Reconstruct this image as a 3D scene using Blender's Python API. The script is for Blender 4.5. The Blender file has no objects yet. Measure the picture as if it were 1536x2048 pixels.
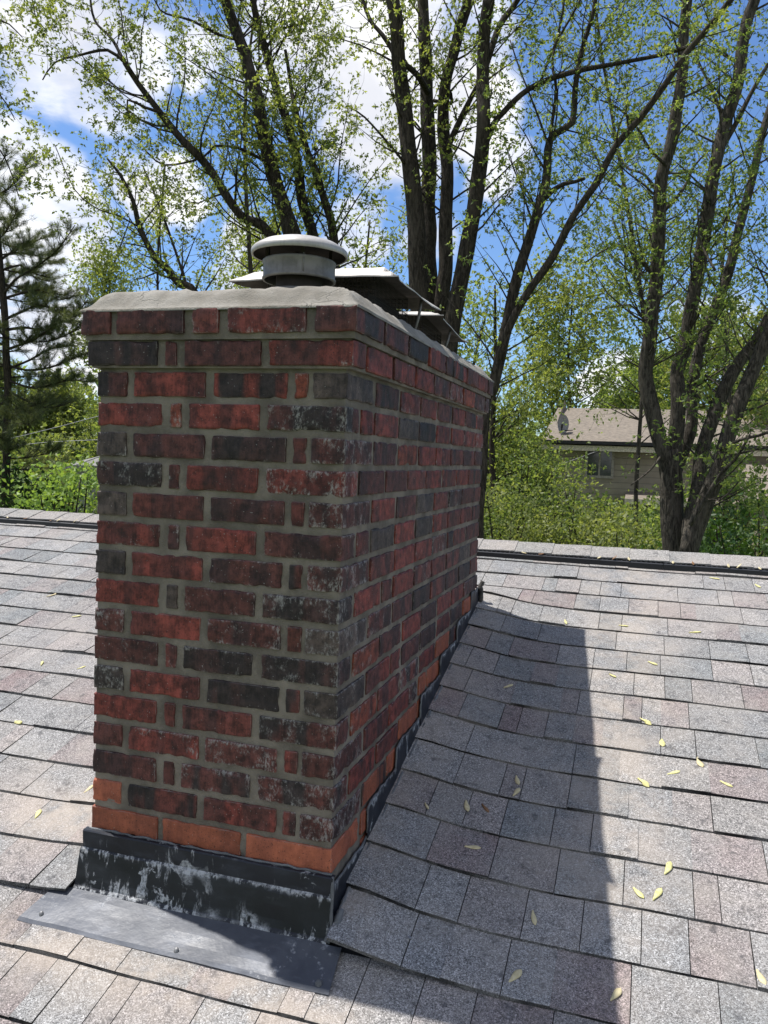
import bpy, math, random
import numpy as np
from mathutils import Vector, Matrix, noise

U = 0.0677                      # one brick course, metres
rnd = random.Random(7)
nr = np.random.default_rng(11)
sc = bpy.context.scene

# ------------------------------------------------------------------ camera
F_PX, YAW, PITCH, ROLL = 1658.9, 0.30055, -0.06566, -0.03631
CAM = np.array([8.759, -24.012, 13.277])          # in courses
def _rot(a, b, c):
    ca, sa, cb, sb, cc, s2 = math.cos(a), math.sin(a), math.cos(b), math.sin(b), math.cos(c), math.sin(c)
    Z = np.array([[ca, -sa, 0], [sa, ca, 0], [0, 0, 1]]); X = np.array([[1, 0, 0], [0, cb, -sb], [0, sb, cb]])
    Y = np.array([[cc, 0, s2], [0, 1, 0], [-s2, 0, cc]])
    return Z @ X @ Y
RM = _rot(YAW, PITCH, ROLL)
cd = bpy.data.cameras.new("camera"); co = bpy.data.objects.new("camera", cd); sc.collection.objects.link(co)
cd.sensor_fit = 'VERTICAL'; cd.sensor_height = 36.0; cd.lens = 36.0 * F_PX / 2048.0
cd.clip_start = 0.05; cd.clip_end = 2000
mw = Matrix.Identity(4)
for i in range(3):
    mw[i][0] = RM[i, 0]; mw[i][1] = RM[i, 2]; mw[i][2] = -RM[i, 1]; mw[i][3] = CAM[i] * U
co.matrix_world = mw
sc.camera = co
def ray(px, py):
    return RM @ np.array([(px - 768) / F_PX, 1.0, -(py - 1024) / F_PX])
def at(px, py, Y):
    """surveyed point (metres) seen at a photo pixel, at depth Y metres behind the chimney front"""
    d = ray(px, py); o = CAM * U
    return o + d * (Y - o[1]) / d[1]
def atz(px, py, z):
    d = ray(px, py); o = CAM * U
    return o + d * (z - o[2]) / d[2]

# ------------------------------------------------------------------ light
SUNV = Vector((-0.430, 0.085, 1.0)).normalized()
EXPOSURE = 0.60
sc.view_settings.view_transform = 'Standard'; sc.view_settings.look = 'None'
sc.view_settings.exposure = EXPOSURE; sc.view_settings.gamma = 1
sd = bpy.data.lights.new("sun", 'SUN'); sd.energy = 4.8; sd.angle = math.radians(0.6); sd.color = (1.0, 0.965, 0.92)
so = bpy.data.objects.new("sun", sd); sc.collection.objects.link(so)
so.rotation_euler = SUNV.to_track_quat('Z', 'Y').to_euler()

class NT:
    def __init__(s, tree): s.t = tree; s.n = tree.nodes; s.l = tree.links
    def new(s, typ, **kw):
        n = s.n.new(typ)
        for k, v in kw.items(): setattr(n, k, v)
        return n
    def put(s, sock, v):
        if hasattr(v, 'is_output') or isinstance(v, bpy.types.NodeSocket): s.l.new(v, sock)
        elif v is not None:
            if isinstance(v, (tuple, list)) and len(v) == 3 and sock.type == 'RGBA': v = (*v, 1)
            sock.default_value = v
    def math(s, op, a, b=None, c=None, clamp=False):
        n = s.new('ShaderNodeMath', operation=op); n.use_clamp = clamp
        s.put(n.inputs[0], a)
        if b is not None: s.put(n.inputs[1], b)
        if c is not None: s.put(n.inputs[2], c)
        return n.outputs[0]
    def vmath(s, op, a, b=None):
        n = s.new('ShaderNodeVectorMath', operation=op); s.put(n.inputs[0], a)
        if b is not None: s.put(n.inputs[1], b)
        return n.outputs['Value'] if op in ('DOT_PRODUCT', 'LENGTH') else n.outputs[0]
    def mix(s, f, a, b, blend='MIX'):
        n = s.new('ShaderNodeMix', data_type='RGBA', blend_type=blend); n.clamp_factor = True
        s.put(n.inputs[0], f); s.put(n.inputs[6], a); s.put(n.inputs[7], b)
        return n.outputs[2]
    def noise(s, vec, scale, detail=3, rough=0.55, dist=0.0):
        n = s.new('ShaderNodeTexNoise'); s.put(n.inputs['Vector'], vec)
        n.inputs['Scale'].default_value = scale; n.inputs['Detail'].default_value = detail
        n.inputs['Roughness'].default_value = rough; n.inputs['Distortion'].default_value = dist
        return n
    def ramp(s, fac, stops, interp='LINEAR'):
        n = s.new('ShaderNodeValToRGB'); s.put(n.inputs[0], fac); cr = n.color_ramp; cr.interpolation = interp
        while len(cr.elements) < len(stops): cr.elements.new(0.5)
        for e, (p, c) in zip(cr.elements, stops):
            e.position = p; e.color = (c, c, c, 1) if isinstance(c, (int, float)) else (*c, 1)
        return n.outputs[0]
    def smooth(s, v, lo, hi):
        n = s.new('ShaderNodeMapRange', interpolation_type='SMOOTHSTEP'); s.put(n.inputs[0], v)
        n.inputs[1].default_value = lo; n.inputs[2].default_value = hi
        return n.outputs[0]
    def obj(s, scale=(1, 1, 1)):
        c = s.new('ShaderNodeTexCoord').outputs['Object']
        m = s.new('ShaderNodeMapping'); s.l.new(c, m.inputs[0]); m.inputs['Scale'].default_value = scale
        return m.outputs[0]
    def attr(s, name): return s.new('ShaderNodeAttribute', attribute_name=name)
    def bump(s, h, strength=0.3, dist=0.002):
        n = s.new('ShaderNodeBump'); s.l.new(h, n.inputs['Height'])
        n.inputs['Strength'].default_value = strength; n.inputs['Distance'].default_value = dist
        return n.outputs[0]

# sky: physical sky with fair-weather clouds mixed in by direction
world = bpy.data.worlds.new("World"); sc.world = world; world.use_nodes = True
w = NT(world.node_tree); w.n.clear()
sky = w.new('ShaderNodeTexSky', sky_type='NISHITA'); sky.sun_disc = False
sky.sun_elevation = math.asin(SUNV.z); sky.sun_rotation = math.atan2(SUNV.x, SUNV.y)
sky.air_density = 1.0; sky.dust_density = 0.3; sky.ozone_density = 3.0
tc = w.new('ShaderNodeTexCoord').outputs['Generated']
sep = w.new('ShaderNodeSeparateXYZ'); w.l.new(tc, sep.inputs[0])
zc = w.math('ADD', w.math('MAXIMUM', sep.outputs[2], 0.0), 0.12)
cmb = w.new('ShaderNodeCombineXYZ')
w.put(cmb.inputs[0], w.math('DIVIDE', sep.outputs[0], zc)); w.put(cmb.inputs[1], w.math('DIVIDE', sep.outputs[1], zc))
nz = w.noise(cmb.outputs[0], 1.5, 9, 0.60, 0.35).outputs[0]
wob = w.noise(tc, 5.0, 4, 0.6)
wv = w.vmath('ADD', tc, w.vmath('MULTIPLY', w.vmath('SUBTRACT', wob.outputs[1], (0.5, 0.5, 0.5)), (0.16, 0.16, 0.16)))
wv = w.vmath('NORMALIZE', wv)
blobs = [(120, 40, 120, .8), (230, 130, 90, .75), (330, 60, 70, .5), (20, 290, 70, .8), (80, 370, 80, .85), (140, 460, 75, .8), (40, 480, 90, .85), (60, 600, 100, .8), (150, 700, 80, .85),
         (310, 385, 55, .9), (250, 330, 40, .6), (410, 110, 55, .7), (560, 150, 90, .6), (640, 60, 110, .75), (740, 90, 110, .9), (760, 260, 110, .85), (900, 190, 90, .9), (930, 60, 60, .6), (700, 500, 70, .7), (990, 320, 60, .75),
         (460, 520, 60, .7), (590, 560, 70, .6), (1240, 760, 60, .8), (1440, 700, 80, .5), (870, 480, 50, .5), (1500, 640, 50, .4)]
tot = None
for bx, by, br, bw in blobs:
    d = ray(bx, by); d = d / np.linalg.norm(d)
    dt = w.vmath('DOT_PRODUCT', wv, tuple(d))
    ca = math.cos(math.atan(br * 1.25 / F_PX))
    v = w.math('MULTIPLY', w.smooth(dt, 1 - (1 - ca) * 1.5, 1 - (1 - ca) * 0.2), bw)
    tot = v if tot is None else w.math('MAXIMUM', tot, v)
wisps = w.noise(w.vmath('ADD', cmb.outputs[0], (3.1, 1.7, 0)), 4.5, 7, 0.62, 0.5).outputs[0]
behind = w.math('MULTIPLY', w.smooth(sep.outputs[1], 0.35, -0.2), w.smooth(nz, 0.43, 0.56))  # unseen cloud cover behind the camera, added to make the ambient less blue
cm = w.math('ADD', w.math('MULTIPLY', tot, 1.15), w.math('MULTIPLY', w.math('SUBTRACT', w.math('ADD', w.math('MULTIPLY', nz, .6), w.math('MULTIPLY', wisps, .55)), 0.57), 2.0))
cm = w.math('MULTIPLY', w.smooth(cm, 0.16, 1.10), 0.97)
cm = w.math('MAXIMUM', cm, behind)
shade = w.smooth(w.noise(w.vmath('ADD', tc, (0, 0, 0.03)), 6.5, 5, 0.6).outputs[0], 0.38, 0.62)
ccol = w.mix(shade, (7.4, 7.5, 8.0), (10.6, 10.5, 10.4))
skycol = w.mix(1.0, sky.outputs[0], (0.88, 1.06, 1.30), 'MULTIPLY')
skyc = w.mix(cm, skycol, ccol)
bg = w.new('ShaderNodeBackground'); w.l.new(skyc, bg.inputs[0]); bg.inputs[1].default_value = 0.080
wo = w.new('ShaderNodeOutputWorld'); w.l.new(bg.outputs[0], wo.inputs[0])

# ------------------------------------------------------------------ helpers
def thing(name, label, cat, loc=(0, 0, 0), group=None):
    o = bpy.data.objects.new(name, None); sc.collection.objects.link(o)
    o.empty_display_size = 0.05
    o.location = Vector(loc); o['label'] = label; o['category'] = cat
    if group: o['group'] = group
    return o
def tag(o, label, cat, group=None, kind=None):
    if label: o['label'] = label
    if cat: o['category'] = cat
    if group: o['group'] = group
    if kind: o['kind'] = kind
    return o
def world_loc(o):
    v = Vector((0, 0, 0))
    while o: v += Vector(o.location); o = o.parent
    return v
def obj(name, V, F, mat, parent=None, loc=None, smooth=False, attrs=None):
    """V (n,3) world metres; F list of index tuples or (m,k) array"""
    V = np.asarray(V, dtype=np.float64).reshape(-1, 3)
    if loc is None: loc = world_loc(parent) if parent else Vector((0, 0, 0))
    L = np.array(loc)
    me = bpy.data.meshes.new(name)
    Vl = V - L
    if isinstance(F, np.ndarray):
        k = F.shape[1]; m = F.shape[0]
        me.vertices.add(len(Vl)); me.vertices.foreach_set('co', Vl.ravel())
        me.loops.add(m * k); me.loops.foreach_set('vertex_index', F.ravel().astype(np.int32))
        me.polygons.add(m); me.polygons.foreach_set('loop_start', (np.arange(m) * k).astype(np.int32))
        me.update(calc_edges=True)
    else:
        me.from_pydata(Vl.tolist(), [], [tuple(int(i) for i in f) for f in F]); me.update()
    if smooth: me.polygons.foreach_set('use_smooth', np.ones(len(me.polygons), dtype=bool))
    if attrs:
        for an, av in attrs.items():
            av = np.asarray(av, dtype=np.float64)
            if av.ndim == 1:
                a = me.attributes.new(an, 'FLOAT', 'POINT'); a.data.foreach_set('value', av)
            else:
                if av.shape[1] == 3: av = np.hstack([av, np.ones((len(av), 1))])
                a = me.attributes.new(an, 'FLOAT_COLOR', 'POINT'); a.data.foreach_set('color', av.ravel())
    me.materials.append(mat)
    o = bpy.data.objects.new(name, me); sc.collection.objects.link(o)
    if parent:
        o.parent = parent; o.location = Vector(loc) - world_loc(parent)
    else: o.location = Vector(loc)
    return o
class MB:
    """collects geometry"""
    def __init__(s): s.V = []; s.F = []; s.A = {}
    def add(s, V, F, **at):
        b = len(s.V); s.V.extend([tuple(v) for v in V]); s.F.extend([tuple(i + b for i in f) for f in F])
        for k, v in at.items(): s.A.setdefault(k, []).extend([v] * len(V) if not (isinstance(v, list) and len(v) == len(V)) else v)
    def box(s, a, b, **at):
        x0, y0, z0 = a; x1, y1, z1 = b
        V = [(x0, y0, z0), (x1, y0, z0), (x1, y1, z0), (x0, y1, z0), (x0, y0, z1), (x1, y0, z1), (x1, y1, z1), (x0, y1, z1)]
        s.add(V, [(0, 3, 2, 1), (4, 5, 6, 7), (0, 1, 5, 4), (1, 2, 6, 5), (2, 3, 7, 6), (3, 0, 4, 7)], **at)
    def tube(s, pts, rads, n=8, caps=True, **at):
        pts = [Vector(p) for p in pts]
        if not hasattr(rads, '__len__'): rads = [rads] * len(pts)
        V = []; up = Vector((0.13, 0.21, 0.97)); prev = None
        for i, p in enumerate(pts):
            t = (pts[min(i + 1, len(pts) - 1)] - pts[max(i - 1, 0)])
            t = t.normalized() if t.length > 1e-9 else Vector((0, 0, 1))
            if prev is None:
                a = t.cross(up)
                if a.length < 0.1: a = t.cross(Vector((1, 0, 0)))
            else: a = prev - t * prev.dot(t)
            a.normalize(); prev = a; b = t.cross(a)
            for k in range(n):
                an = 2 * math.pi * k / n
                V.append(p + (a * math.cos(an) + b * math.sin(an)) * rads[i])
        F = []
        for i in range(len(pts) - 1):
            for k in range(n):
                F.append((i * n + k, i * n + (k + 1) % n, (i + 1) * n + (k + 1) % n, (i + 1) * n + k))
        if caps: F.append(tuple(range(n - 1, -1, -1))); F.append(tuple((len(pts) - 1) * n + k for k in range(n)))
        s.add(V, F, **at)
    def lathe(s, c, prof, n=48, **at):
        V = []; F = []
        for r, z in prof:
            for k in range(n):
                an = 2 * math.pi * k / n
                V.append((c[0] + r * math.cos(an), c[1] + r * math.sin(an), c[2] + z))
        for i in range(len(prof) - 1):
            for k in range(n): F.append((i * n + k, i * n + (k + 1) % n, (i + 1) * n + (k + 1) % n, (i + 1) * n + k))
        s.add(V, F, **at)
    def build(s, name, mat, parent=None, loc=None, smooth=False):
        return obj(name, s.V, s.F, mat, parent, loc, smooth, {k: np.array(v) for k, v in s.A.items()})
def grid_faces(nu, nv, base=0, flip=False):
    F = []
    for i in range(nu - 1):
        for j in range(nv - 1):
            a = base + i * nv + j; q = (a, a + nv, a + nv + 1, a + 1)
            F.append(q[::-1] if flip else q)
    return F
def nz3(p, s=1.0, o=0.0): return noise.noise(Vector((p[0] * s + o, p[1] * s + o * 0.7, p[2] * s - o)))
def material(name):
    m = bpy.data.materials.new(name); m.use_nodes = True
    t = NT(m.node_tree); b = m.node_tree.nodes['Principled BSDF']
    return m, t, b
def simple(name, col, rough=0.6, metal=0.0, var=0.25, scale=20, bump=0.0, spec=0.5):
    m, t, b = material(name)
    v = t.obj(); n = t.noise(v, scale, 4).outputs[0]
    c = t.mix(t.smooth(n, 0.3, 0.7), tuple(x * (1 - var) for x in col), tuple(min(1, x * (1 + var)) for x in col))
    t.put(b.inputs['Base Color'], c); b.inputs['Roughness'].default_value = rough; b.inputs['Metallic'].default_value = metal
    b.inputs['Specular IOR Level'].default_value = spec
    if bump: t.put(b.inputs['Normal'], t.bump(t.noise(v, scale * 4, 4).outputs[0], bump, 0.003))
    return m

# ------------------------------------------------------------------ materials
def mat_brick():
    m, t, b = material('fired_clay_brick')
    v = t.obj()
    c1 = t.attr('bcol').outputs[0]; c2 = t.attr('bcol2').outputs[0]; eff = t.attr('eff').outputs['Fac']; ed = t.attr('edge').outputs['Fac']
    br = t.attr('brnd').outputs['Fac']
    off = t.new('ShaderNodeCombineXYZ'); t.put(off.inputs[0], t.math('MULTIPLY', br, 13.0)); t.put(off.inputs[1], t.math('MULTIPLY', br, 7.0)); t.put(off.inputs[2], t.math('MULTIPLY', br, 5.0))
    vv = t.vmath('ADD', v, off.outputs[0])
    def sc_(s): return t.vmath('MULTIPLY', vv, s)
    flash = t.noise(sc_((16, 16, 3)), 1.0, 2, 0.5).outputs[0]                     # kiln flashing in upright bands
    col = t.mix(t.smooth(flash, 0.46, 0.60), c1, c2)
    streak = t.noise(sc_((210, 210, 24)), 1.0, 4, 0.7).outputs[0]                # wire-cut drag texture
    mott = t.noise(vv, 45, 4, 0.65).outputs[0]
    k = t.math('ADD', t.math('MULTIPLY', t.smooth(streak, 0.30, 0.70), 0.42), t.math('MULTIPLY', t.smooth(mott, 0.30, 0.70), 1.08))
    k = t.math('ADD', 1.0, t.math('MULTIPLY', t.math('SUBTRACT', k, 0.75), t.math('ADD', t.math('MULTIPLY', t.math('ADD', eff, 1.0, clamp=True), 0.65), 0.35)))
    kk = t.new('ShaderNodeCombineColor'); [t.put(kk.inputs[i], k) for i in range(3)]
    col = t.mix(1.0, col, kk.outputs[0], 'MULTIPLY')
    pit = t.noise(vv, 260, 2, 0.5).outputs[0]
    col = t.mix(t.math('MULTIPLY', t.smooth(pit, 0.62, 0.70), 0.7), col, (0.012, 0.010, 0.010))
    # lime and mortar smears: mostly near arrises, in patches
    p1 = t.noise(v, 24, 6, 0.72).outputs[0]; p2 = t.noise(sc_((190, 190, 90)), 1.0, 3, 0.7).outputs[0]
    pm = t.math('ADD', t.math('ADD', p1, t.math('MULTIPLY', ed, 0.14)), t.math('MULTIPLY', eff, 0.22))
    mask = t.math('MULTIPLY', t.smooth(pm, 0.69, 0.84), t.smooth(p2, 0.42, 0.62))
    spk = t.smooth(t.noise(vv, 210, 1, 0.5).outputs[0], 0.735, 0.76)
    mask = t.math('MAXIMUM', t.math('MULTIPLY', mask, 0.60), t.math('MULTIPLY', spk, 0.5))
    soot = t.noise(v, 4.5, 4, 0.6).outputs[0]
    dirty = t.math('ADD', eff, 1.0, clamp=True)
    col = t.mix(t.math('MULTIPLY', t.math('MULTIPLY', t.smooth(soot, 0.50, 0.66), 0.45), dirty), col, (0.022, 0.017, 0.016))
    smear = t.math('MULTIPLY', t.smooth(t.math('ADD', t.noise(vv, 34, 5, 0.7).outputs[0], t.math('MULTIPLY', ed, 0.20)), 0.72, 0.82), 0.3)
    col = t.mix(smear, col, (0.150, 0.132, 0.105))
    rim = t.math('MULTIPLY', t.math('MULTIPLY', t.smooth(ed, 0.75, 1.0), t.smooth(p1, 0.42, 0.60)), 0.42)
    mask = t.math('MAXIMUM', mask, rim)
    col = t.mix(mask, col, (0.36, 0.345, 0.32))
    t.put(b.inputs['Base Color'], col)
    t.put(b.inputs['Roughness'], t.math('SUBTRACT', 0.80, t.math('MULTIPLY', streak, 0.25)))
    b.inputs['Specular IOR Level'].default_value = 0.35
    h = t.math('ADD', t.math('ADD', t.math('MULTIPLY', streak, 0.5), t.math('MULTIPLY', mott, 0.7)), t.math('ADD', t.math('MULTIPLY', pit, -0.8), t.math('MULTIPLY', mask, 0.3)))
    t.put(b.inputs['Normal'], t.bump(h, 0.55, 0.002))
    return m
def mat_mortar(name='mortar', base=(0.215, 0.186, 0.150), scale=1.0):
    m, t, b = material(name); v = t.obj()
    a = t.noise(v, 9, 5, 0.6).outputs[0]; g = t.noise(v, 420, 3, 0.7).outputs[0]; p = t.noise(v, 60, 4, 0.6).outputs[0]
    c = t.mix(t.smooth(a, 0.35, 0.65), tuple(x * 0.68 for x in base), tuple(x * 1.22 for x in base))
    big = t.noise(v, 2.7, 5, 0.7).outputs[0]
    c = t.mix(t.math('MULTIPLY', t.smooth(big, 0.50, 0.66), 0.45), c, tuple(x * 0.50 for x in base))
    c = t.mix(t.math('MULTIPLY', t.smooth(g, 0.55, 0.75), 0.35), c, tuple(x * 0.45 for x in base))
    c = t.mix(t.math('MULTIPLY', t.smooth(p, 0.60, 0.75), 0.30), c, tuple(min(1, x * 1.6) for x in base))
    t.put(b.inputs['Base Color'], c); b.inputs['Roughness'].default_value = 0.95; b.inputs['Specular IOR Level'].default_value = 0.2
    t.put(b.inputs['Normal'], t.bump(t.math('ADD', p, t.math('MULTIPLY', g, 0.8)), 0.9, 0.005))
    return m
def mat_crown():
    m, t, b = material('cement_crown'); v = t.obj()
    a = t.noise(v, 12, 6, 0.62).outputs[0]; g = t.noise(v, 300, 3, 0.7).outputs[0]
    cr = t.new('ShaderNodeTexVoronoi', feature='DISTANCE_TO_EDGE'); t.put(cr.inputs['Vector'], t.vmath('ADD', v, t.vmath('MULTIPLY', t.noise(v, 14, 4).outputs[1], (0.09, 0.09, 0.09)))); cr.inputs['Scale'].default_value = 7
    crack = t.math('MULTIPLY', t.math('SUBTRACT', 1.0, t.smooth(cr.outputs[0], 0.002, 0.014)), t.smooth(t.noise(v, 6, 2).outputs[0], 0.52, 0.64))
    c = t.mix(t.smooth(a, 0.32, 0.68), (0.185, 0.170, 0.142), (0.285, 0.268, 0.235))
    c = t.mix(t.math('MULTIPLY', t.smooth(g, 0.55, 0.75), 0.35), c, (0.12, 0.115, 0.105))
    c = t.mix(t.math('MULTIPLY', crack, 0.14), c, (0.055, 0.05, 0.045))
    t.put(b.inputs['Base Color'], c); b.inputs['Roughness'].default_value = 0.95; b.inputs['Specular IOR Level'].default_value = 0.2
    h = t.math('SUBTRACT', t.math('ADD', a, t.math('MULTIPLY', g, 0.25)), t.math('MULTIPLY', crack, 0.35))
    t.put(b.inputs['Normal'], t.bump(h, 0.9, 0.010))
    return m
def mat_shingle():
    m, t, b = material('asphalt_shingle'); v = t.obj()
    base = t.attr('tcol').outputs[0]
    vo = t.new('ShaderNodeTexVoronoi', feature='F1'); t.put(vo.inputs['Vector'], v); vo.inputs['Scale'].default_value = 560
    sc_ = t.new('ShaderNodeSeparateColor'); t.put(sc_.inputs[0], vo.outputs['Color'])
    gr = sc_.outputs[0]
    vo2 = t.new('ShaderNodeTexVoronoi', feature='F1'); t.put(vo2.inputs['Vector'], v); vo2.inputs['Scale'].default_value = 300
    s2 = t.new('ShaderNodeSeparateColor'); t.put(s2.inputs[0], vo2.outputs['Color'])
    f = t.ramp(gr, [(0.0, 0.30), (0.22, 0.58), (0.5, 0.97), (0.8, 1.30), (1.0, 1.95)])
    blend = t.noise(v, 3.2, 4, 0.65).outputs[0]
    base = t.mix(t.math('MULTIPLY', t.smooth(blend, 0.40, 0.62), 0.55), base, (0.220, 0.214, 0.208))
    base = t.mix(t.math('MULTIPLY', t.smooth(t.noise(v, 13, 3, 0.6).outputs[0], 0.52, 0.68), 0.30), base, (0.150, 0.148, 0.150))
    col = t.mix(1.0, base, f, 'MULTIPLY')
    f2 = t.ramp(s2.outputs[1], [(0.0, 0.50), (0.14, 0.86), (0.75, 1.04), (1.0, 1.45)])
    col = t.mix(1.0, col, f2, 'MULTIPLY')
    big = t.noise(v, 1.7, 5, 0.6).outputs[0]; mid = t.noise(v, 9, 4, 0.6).outputs[0]; wear = t.noise(v, 30, 4, 0.7).outputs[0]
    col = t.mix(t.math('MULTIPLY', t.smooth(mid, 0.42, 0.72), 0.34), col, (0.30, 0.275, 0.245))      # dust
    col = t.mix(t.math('MULTIPLY', t.smooth(big, 0.50, 0.72), 0.30), col, (0.36, 0.32, 0.29))
    col = t.mix(t.math('MULTIPLY', t.smooth(t.math('ADD', wear, t.math('MULTIPLY', gr, 0.08)), 0.63, 0.72), 0.65), col, (0.045, 0.045, 0.050))   # bald asphalt spots
    dust = t.attr('dust').outputs['Fac']
    dm = t.math('MULTIPLY', dust, t.smooth(t.noise(v, 7, 5, 0.7).outputs[0], 0.36, 0.60))
    col = t.mix(t.math('MULTIPLY', dm, 0.65), col, (0.42, 0.355, 0.29))
    t.put(b.inputs['Base Color'], col); b.inputs['Roughness'].default_value = 0.92; b.inputs['Specular IOR Level'].default_value = 0.3
    t.put(b.inputs['Normal'], t.bump(t.math('ADD', gr, t.math('MULTIPLY', wear, 0.8)), 0.45, 0.002))
    return m
def mat_flashing(name, c0, c1, chalk=0.5, rough=0.42, bias=0.0):
    m, t, b = material(name); v = t.obj()
    ck = t.attr('ck').outputs['Fac']
    a = t.noise(v, 9, 5, 0.62).outputs[0]; st = t.noise(t.obj((46, 46, 7)), 1.0, 5, 0.72).outputs[0]; fine = t.noise(v, 120, 4, 0.75).outputs[0]
    p = t.noise(v, 17, 5, 0.62, 0.7).outputs[0]; area = t.noise(v, 6.5, 3, 0.6).outputs[0]
    c = t.mix(t.smooth(a, 0.32, 0.68), c0, c1)
    boost = t.math('ADD', t.math('MULTIPLY', ck, 0.11), bias)
    s = t.math('MULTIPLY', t.smooth(t.math('ADD', st, boost), 0.56, 0.66), t.smooth(t.math('ADD', area, boost), 0.47, 0.58))
    pp = t.math('MULTIPLY', t.smooth(t.math('ADD', p, boost), 0.62, 0.66), t.smooth(t.math('ADD', area, boost), 0.46, 0.62))
    ch = t.math('MULTIPLY', t.math('MAXIMUM', s, pp), t.math('MULTIPLY', t.math('ADD', t.smooth(fine, .35, .6), .35), chalk))
    c = t.mix(ch, c, (0.40, 0.41, 0.42))
    wipe = t.math('MULTIPLY', t.smooth(t.noise(t.obj((9, 22, 22)), 1.0, 4, .6).outputs[0], .5, .7), .25)
    c = t.mix(wipe, c, tuple(min(1, x * 2.6 + .02) for x in c1))
    t.put(b.inputs['Base Color'], c); t.put(b.inputs['Roughness'], t.math('ADD', rough, t.math('MULTIPLY', ch, 0.4)))
    b.inputs['Specular IOR Level'].default_value = 0.35
    t.put(b.inputs['Normal'], t.bump(t.math('ADD', t.math('MULTIPLY', a, 2.0), ch), 0.30, 0.004))
    return m
def mat_metal(name, col, rough=0.4, dirt=0.4, metal=0.75):
    m, t, b = material(name); v = t.obj()
    a = t.noise(v, 22, 5, 0.65).outputs[0]; st = t.noise(t.obj((120, 120, 18)), 1, 4, 0.6).outputs[0]
    c = t.mix(t.math('MULTIPLY', t.smooth(a, 0.4, 0.68), dirt), col, tuple(x * 0.35 for x in col))
    c = t.mix(t.math('MULTIPLY', t.smooth(st, 0.5, 0.7), dirt * 0.8), c, (0.10, 0.085, 0.07))
    t.put(b.inputs['Base Color'], c); t.put(b.inputs['Roughness'], t.math('ADD', rough, t.math('MULTIPLY', a, 0.25)))
    b.inputs['Metallic'].default_value = metal
    t.put(b.inputs['Normal'], t.bump(a, 0.15, 0.004))
    return m
def mat_bark(name, dark, light):
    m, t, b = material(name); v = t.obj((1, 1, 0.22))
    r1 = t.noise(v, 42, 6, 0.7, 0.6).outputs[0]; big = t.noise(v, 5, 3).outputs[0]; pl = t.noise(t.obj(), 120, 3, 0.7).outputs[0]
    c = t.mix(t.smooth(r1, 0.38, 0.64), dark, light)
    c = t.mix(t.math('MULTIPLY', t.smooth(big, 0.5, 0.7), 0.5), c, tuple(x * 1.25 for x in light))
    c = t.mix(t.math('MULTIPLY', t.smooth(pl, 0.58, 0.72), 0.35), c, (0.13, 0.14, 0.09))
    t.put(b.inputs['Base Color'], c); b.inputs['Roughness'].default_value = 0.95; b.inputs['Specular IOR Level'].default_value = 0.15
    t.put(b.inputs['Normal'], t.bump(r1, 0.8, 0.02))
    return m
def mat_leaf(name, ca, cb, trans=0.5, gloss=0.25):
    m = bpy.data.materials.new(name); m.use_nodes = True; t = NT(m.node_tree); t.n.clear()
    r = t.attr('rnd').outputs['Fac']
    c = t.mix(r, ca, cb)
    d = t.new('ShaderNodeBsdfPrincipled'); t.put(d.inputs['Base Color'], c); d.inputs['Roughness'].default_value = 0.5; d.inputs['Specular IOR Level'].default_value = gloss
    tr = t.new('ShaderNodeBsdfTranslucent'); t.put(tr.inputs[0], t.mix(1.0, c, (1.4, 1.38, 0.62), 'MULTIPLY'))
    mx = t.new('ShaderNodeMixShader'); mx.inputs[0].default_value = trans
    t.l.new(d.outputs[0], mx.inputs[1]); t.l.new(tr.outputs[0], mx.inputs[2])
    o = t.new('ShaderNodeOutputMaterial'); t.l.new(mx.outputs[0], o.inputs[0])
    return m
M_BRICK = mat_brick(); M_MORTAR = mat_mortar(); M_CROWN = mat_crown(); M_SHINGLE = mat_shingle()
M_FLASH = mat_flashing('painted_flashing', (0.008, 0.009, 0.013), (0.015, 0.018, 0.025), 0.8, 0.5)
M_UPSTAND = mat_flashing('chalky_flashing', (0.007, 0.008, 0.011), (0.016, 0.018, 0.023), 0.9, 0.42, -0.008)
M_APRON = mat_flashing('apron_flashing_metal', (0.058, 0.064, 0.078), (0.088, 0.095, 0.110), 0.5, 0.38, -0.02)
M_SEAL = mat_mortar('weathered_sealant', (0.17, 0.175, 0.18))
M_GALV = mat_metal('galvanised_steel', (0.19, 0.18, 0.165), 0.5, 0.5, 0.3)
M_LID = mat_metal('weathered_aluminium', (0.37, 0.355, 0.335), 0.45, 0.3, 0.3)
M_CAPMETAL = mat_metal('stained_sheet_metal', (0.46, 0.43, 0.385), 0.5, 0.30, 0.2)
M_CAPUNDER = mat_metal('shade_painted_sheet_metal', (0.10, 0.088, 0.075), 0.7, 0.6, 0.1)  # dark tone paints in the shade beneath the rectangular lids
M_DARKIRON = simple('dark_wire', (0.02, 0.018, 0.016), 0.6, 0.4)
M_SOOT_SHADE = simple('soot_and_painted_shade', (0.035, 0.028, 0.024), 0.95)  # soot of the flues, and painted shade beneath the round lid
M_VENT = simple('black_vent_plastic', (0.010, 0.010, 0.011), 0.55, 0, 0.2, 40)
M_BARK = mat_bark('maple_bark', (0.016, 0.013, 0.010), (0.060, 0.050, 0.038))
M_BARK2 = mat_bark('grey_bark', (0.022, 0.019, 0.015), (0.092, 0.080, 0.064))
M_PBARK = mat_bark('pine_bark', (0.022, 0.018, 0.015), (0.07, 0.055, 0.043))
M_LEAF = mat_leaf('young_maple_leaf', (0.105, 0.145, 0.040), (0.30, 0.33, 0.105), 0.55)
M_LEAF2 = mat_leaf('spring_leaf', (0.080, 0.135, 0.038), (0.25, 0.30, 0.105), 0.55)
M_LEAFY = mat_leaf('yellow_green_leaf', (0.075, 0.120, 0.034), (0.29, 0.31, 0.115), 0.48)
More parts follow.
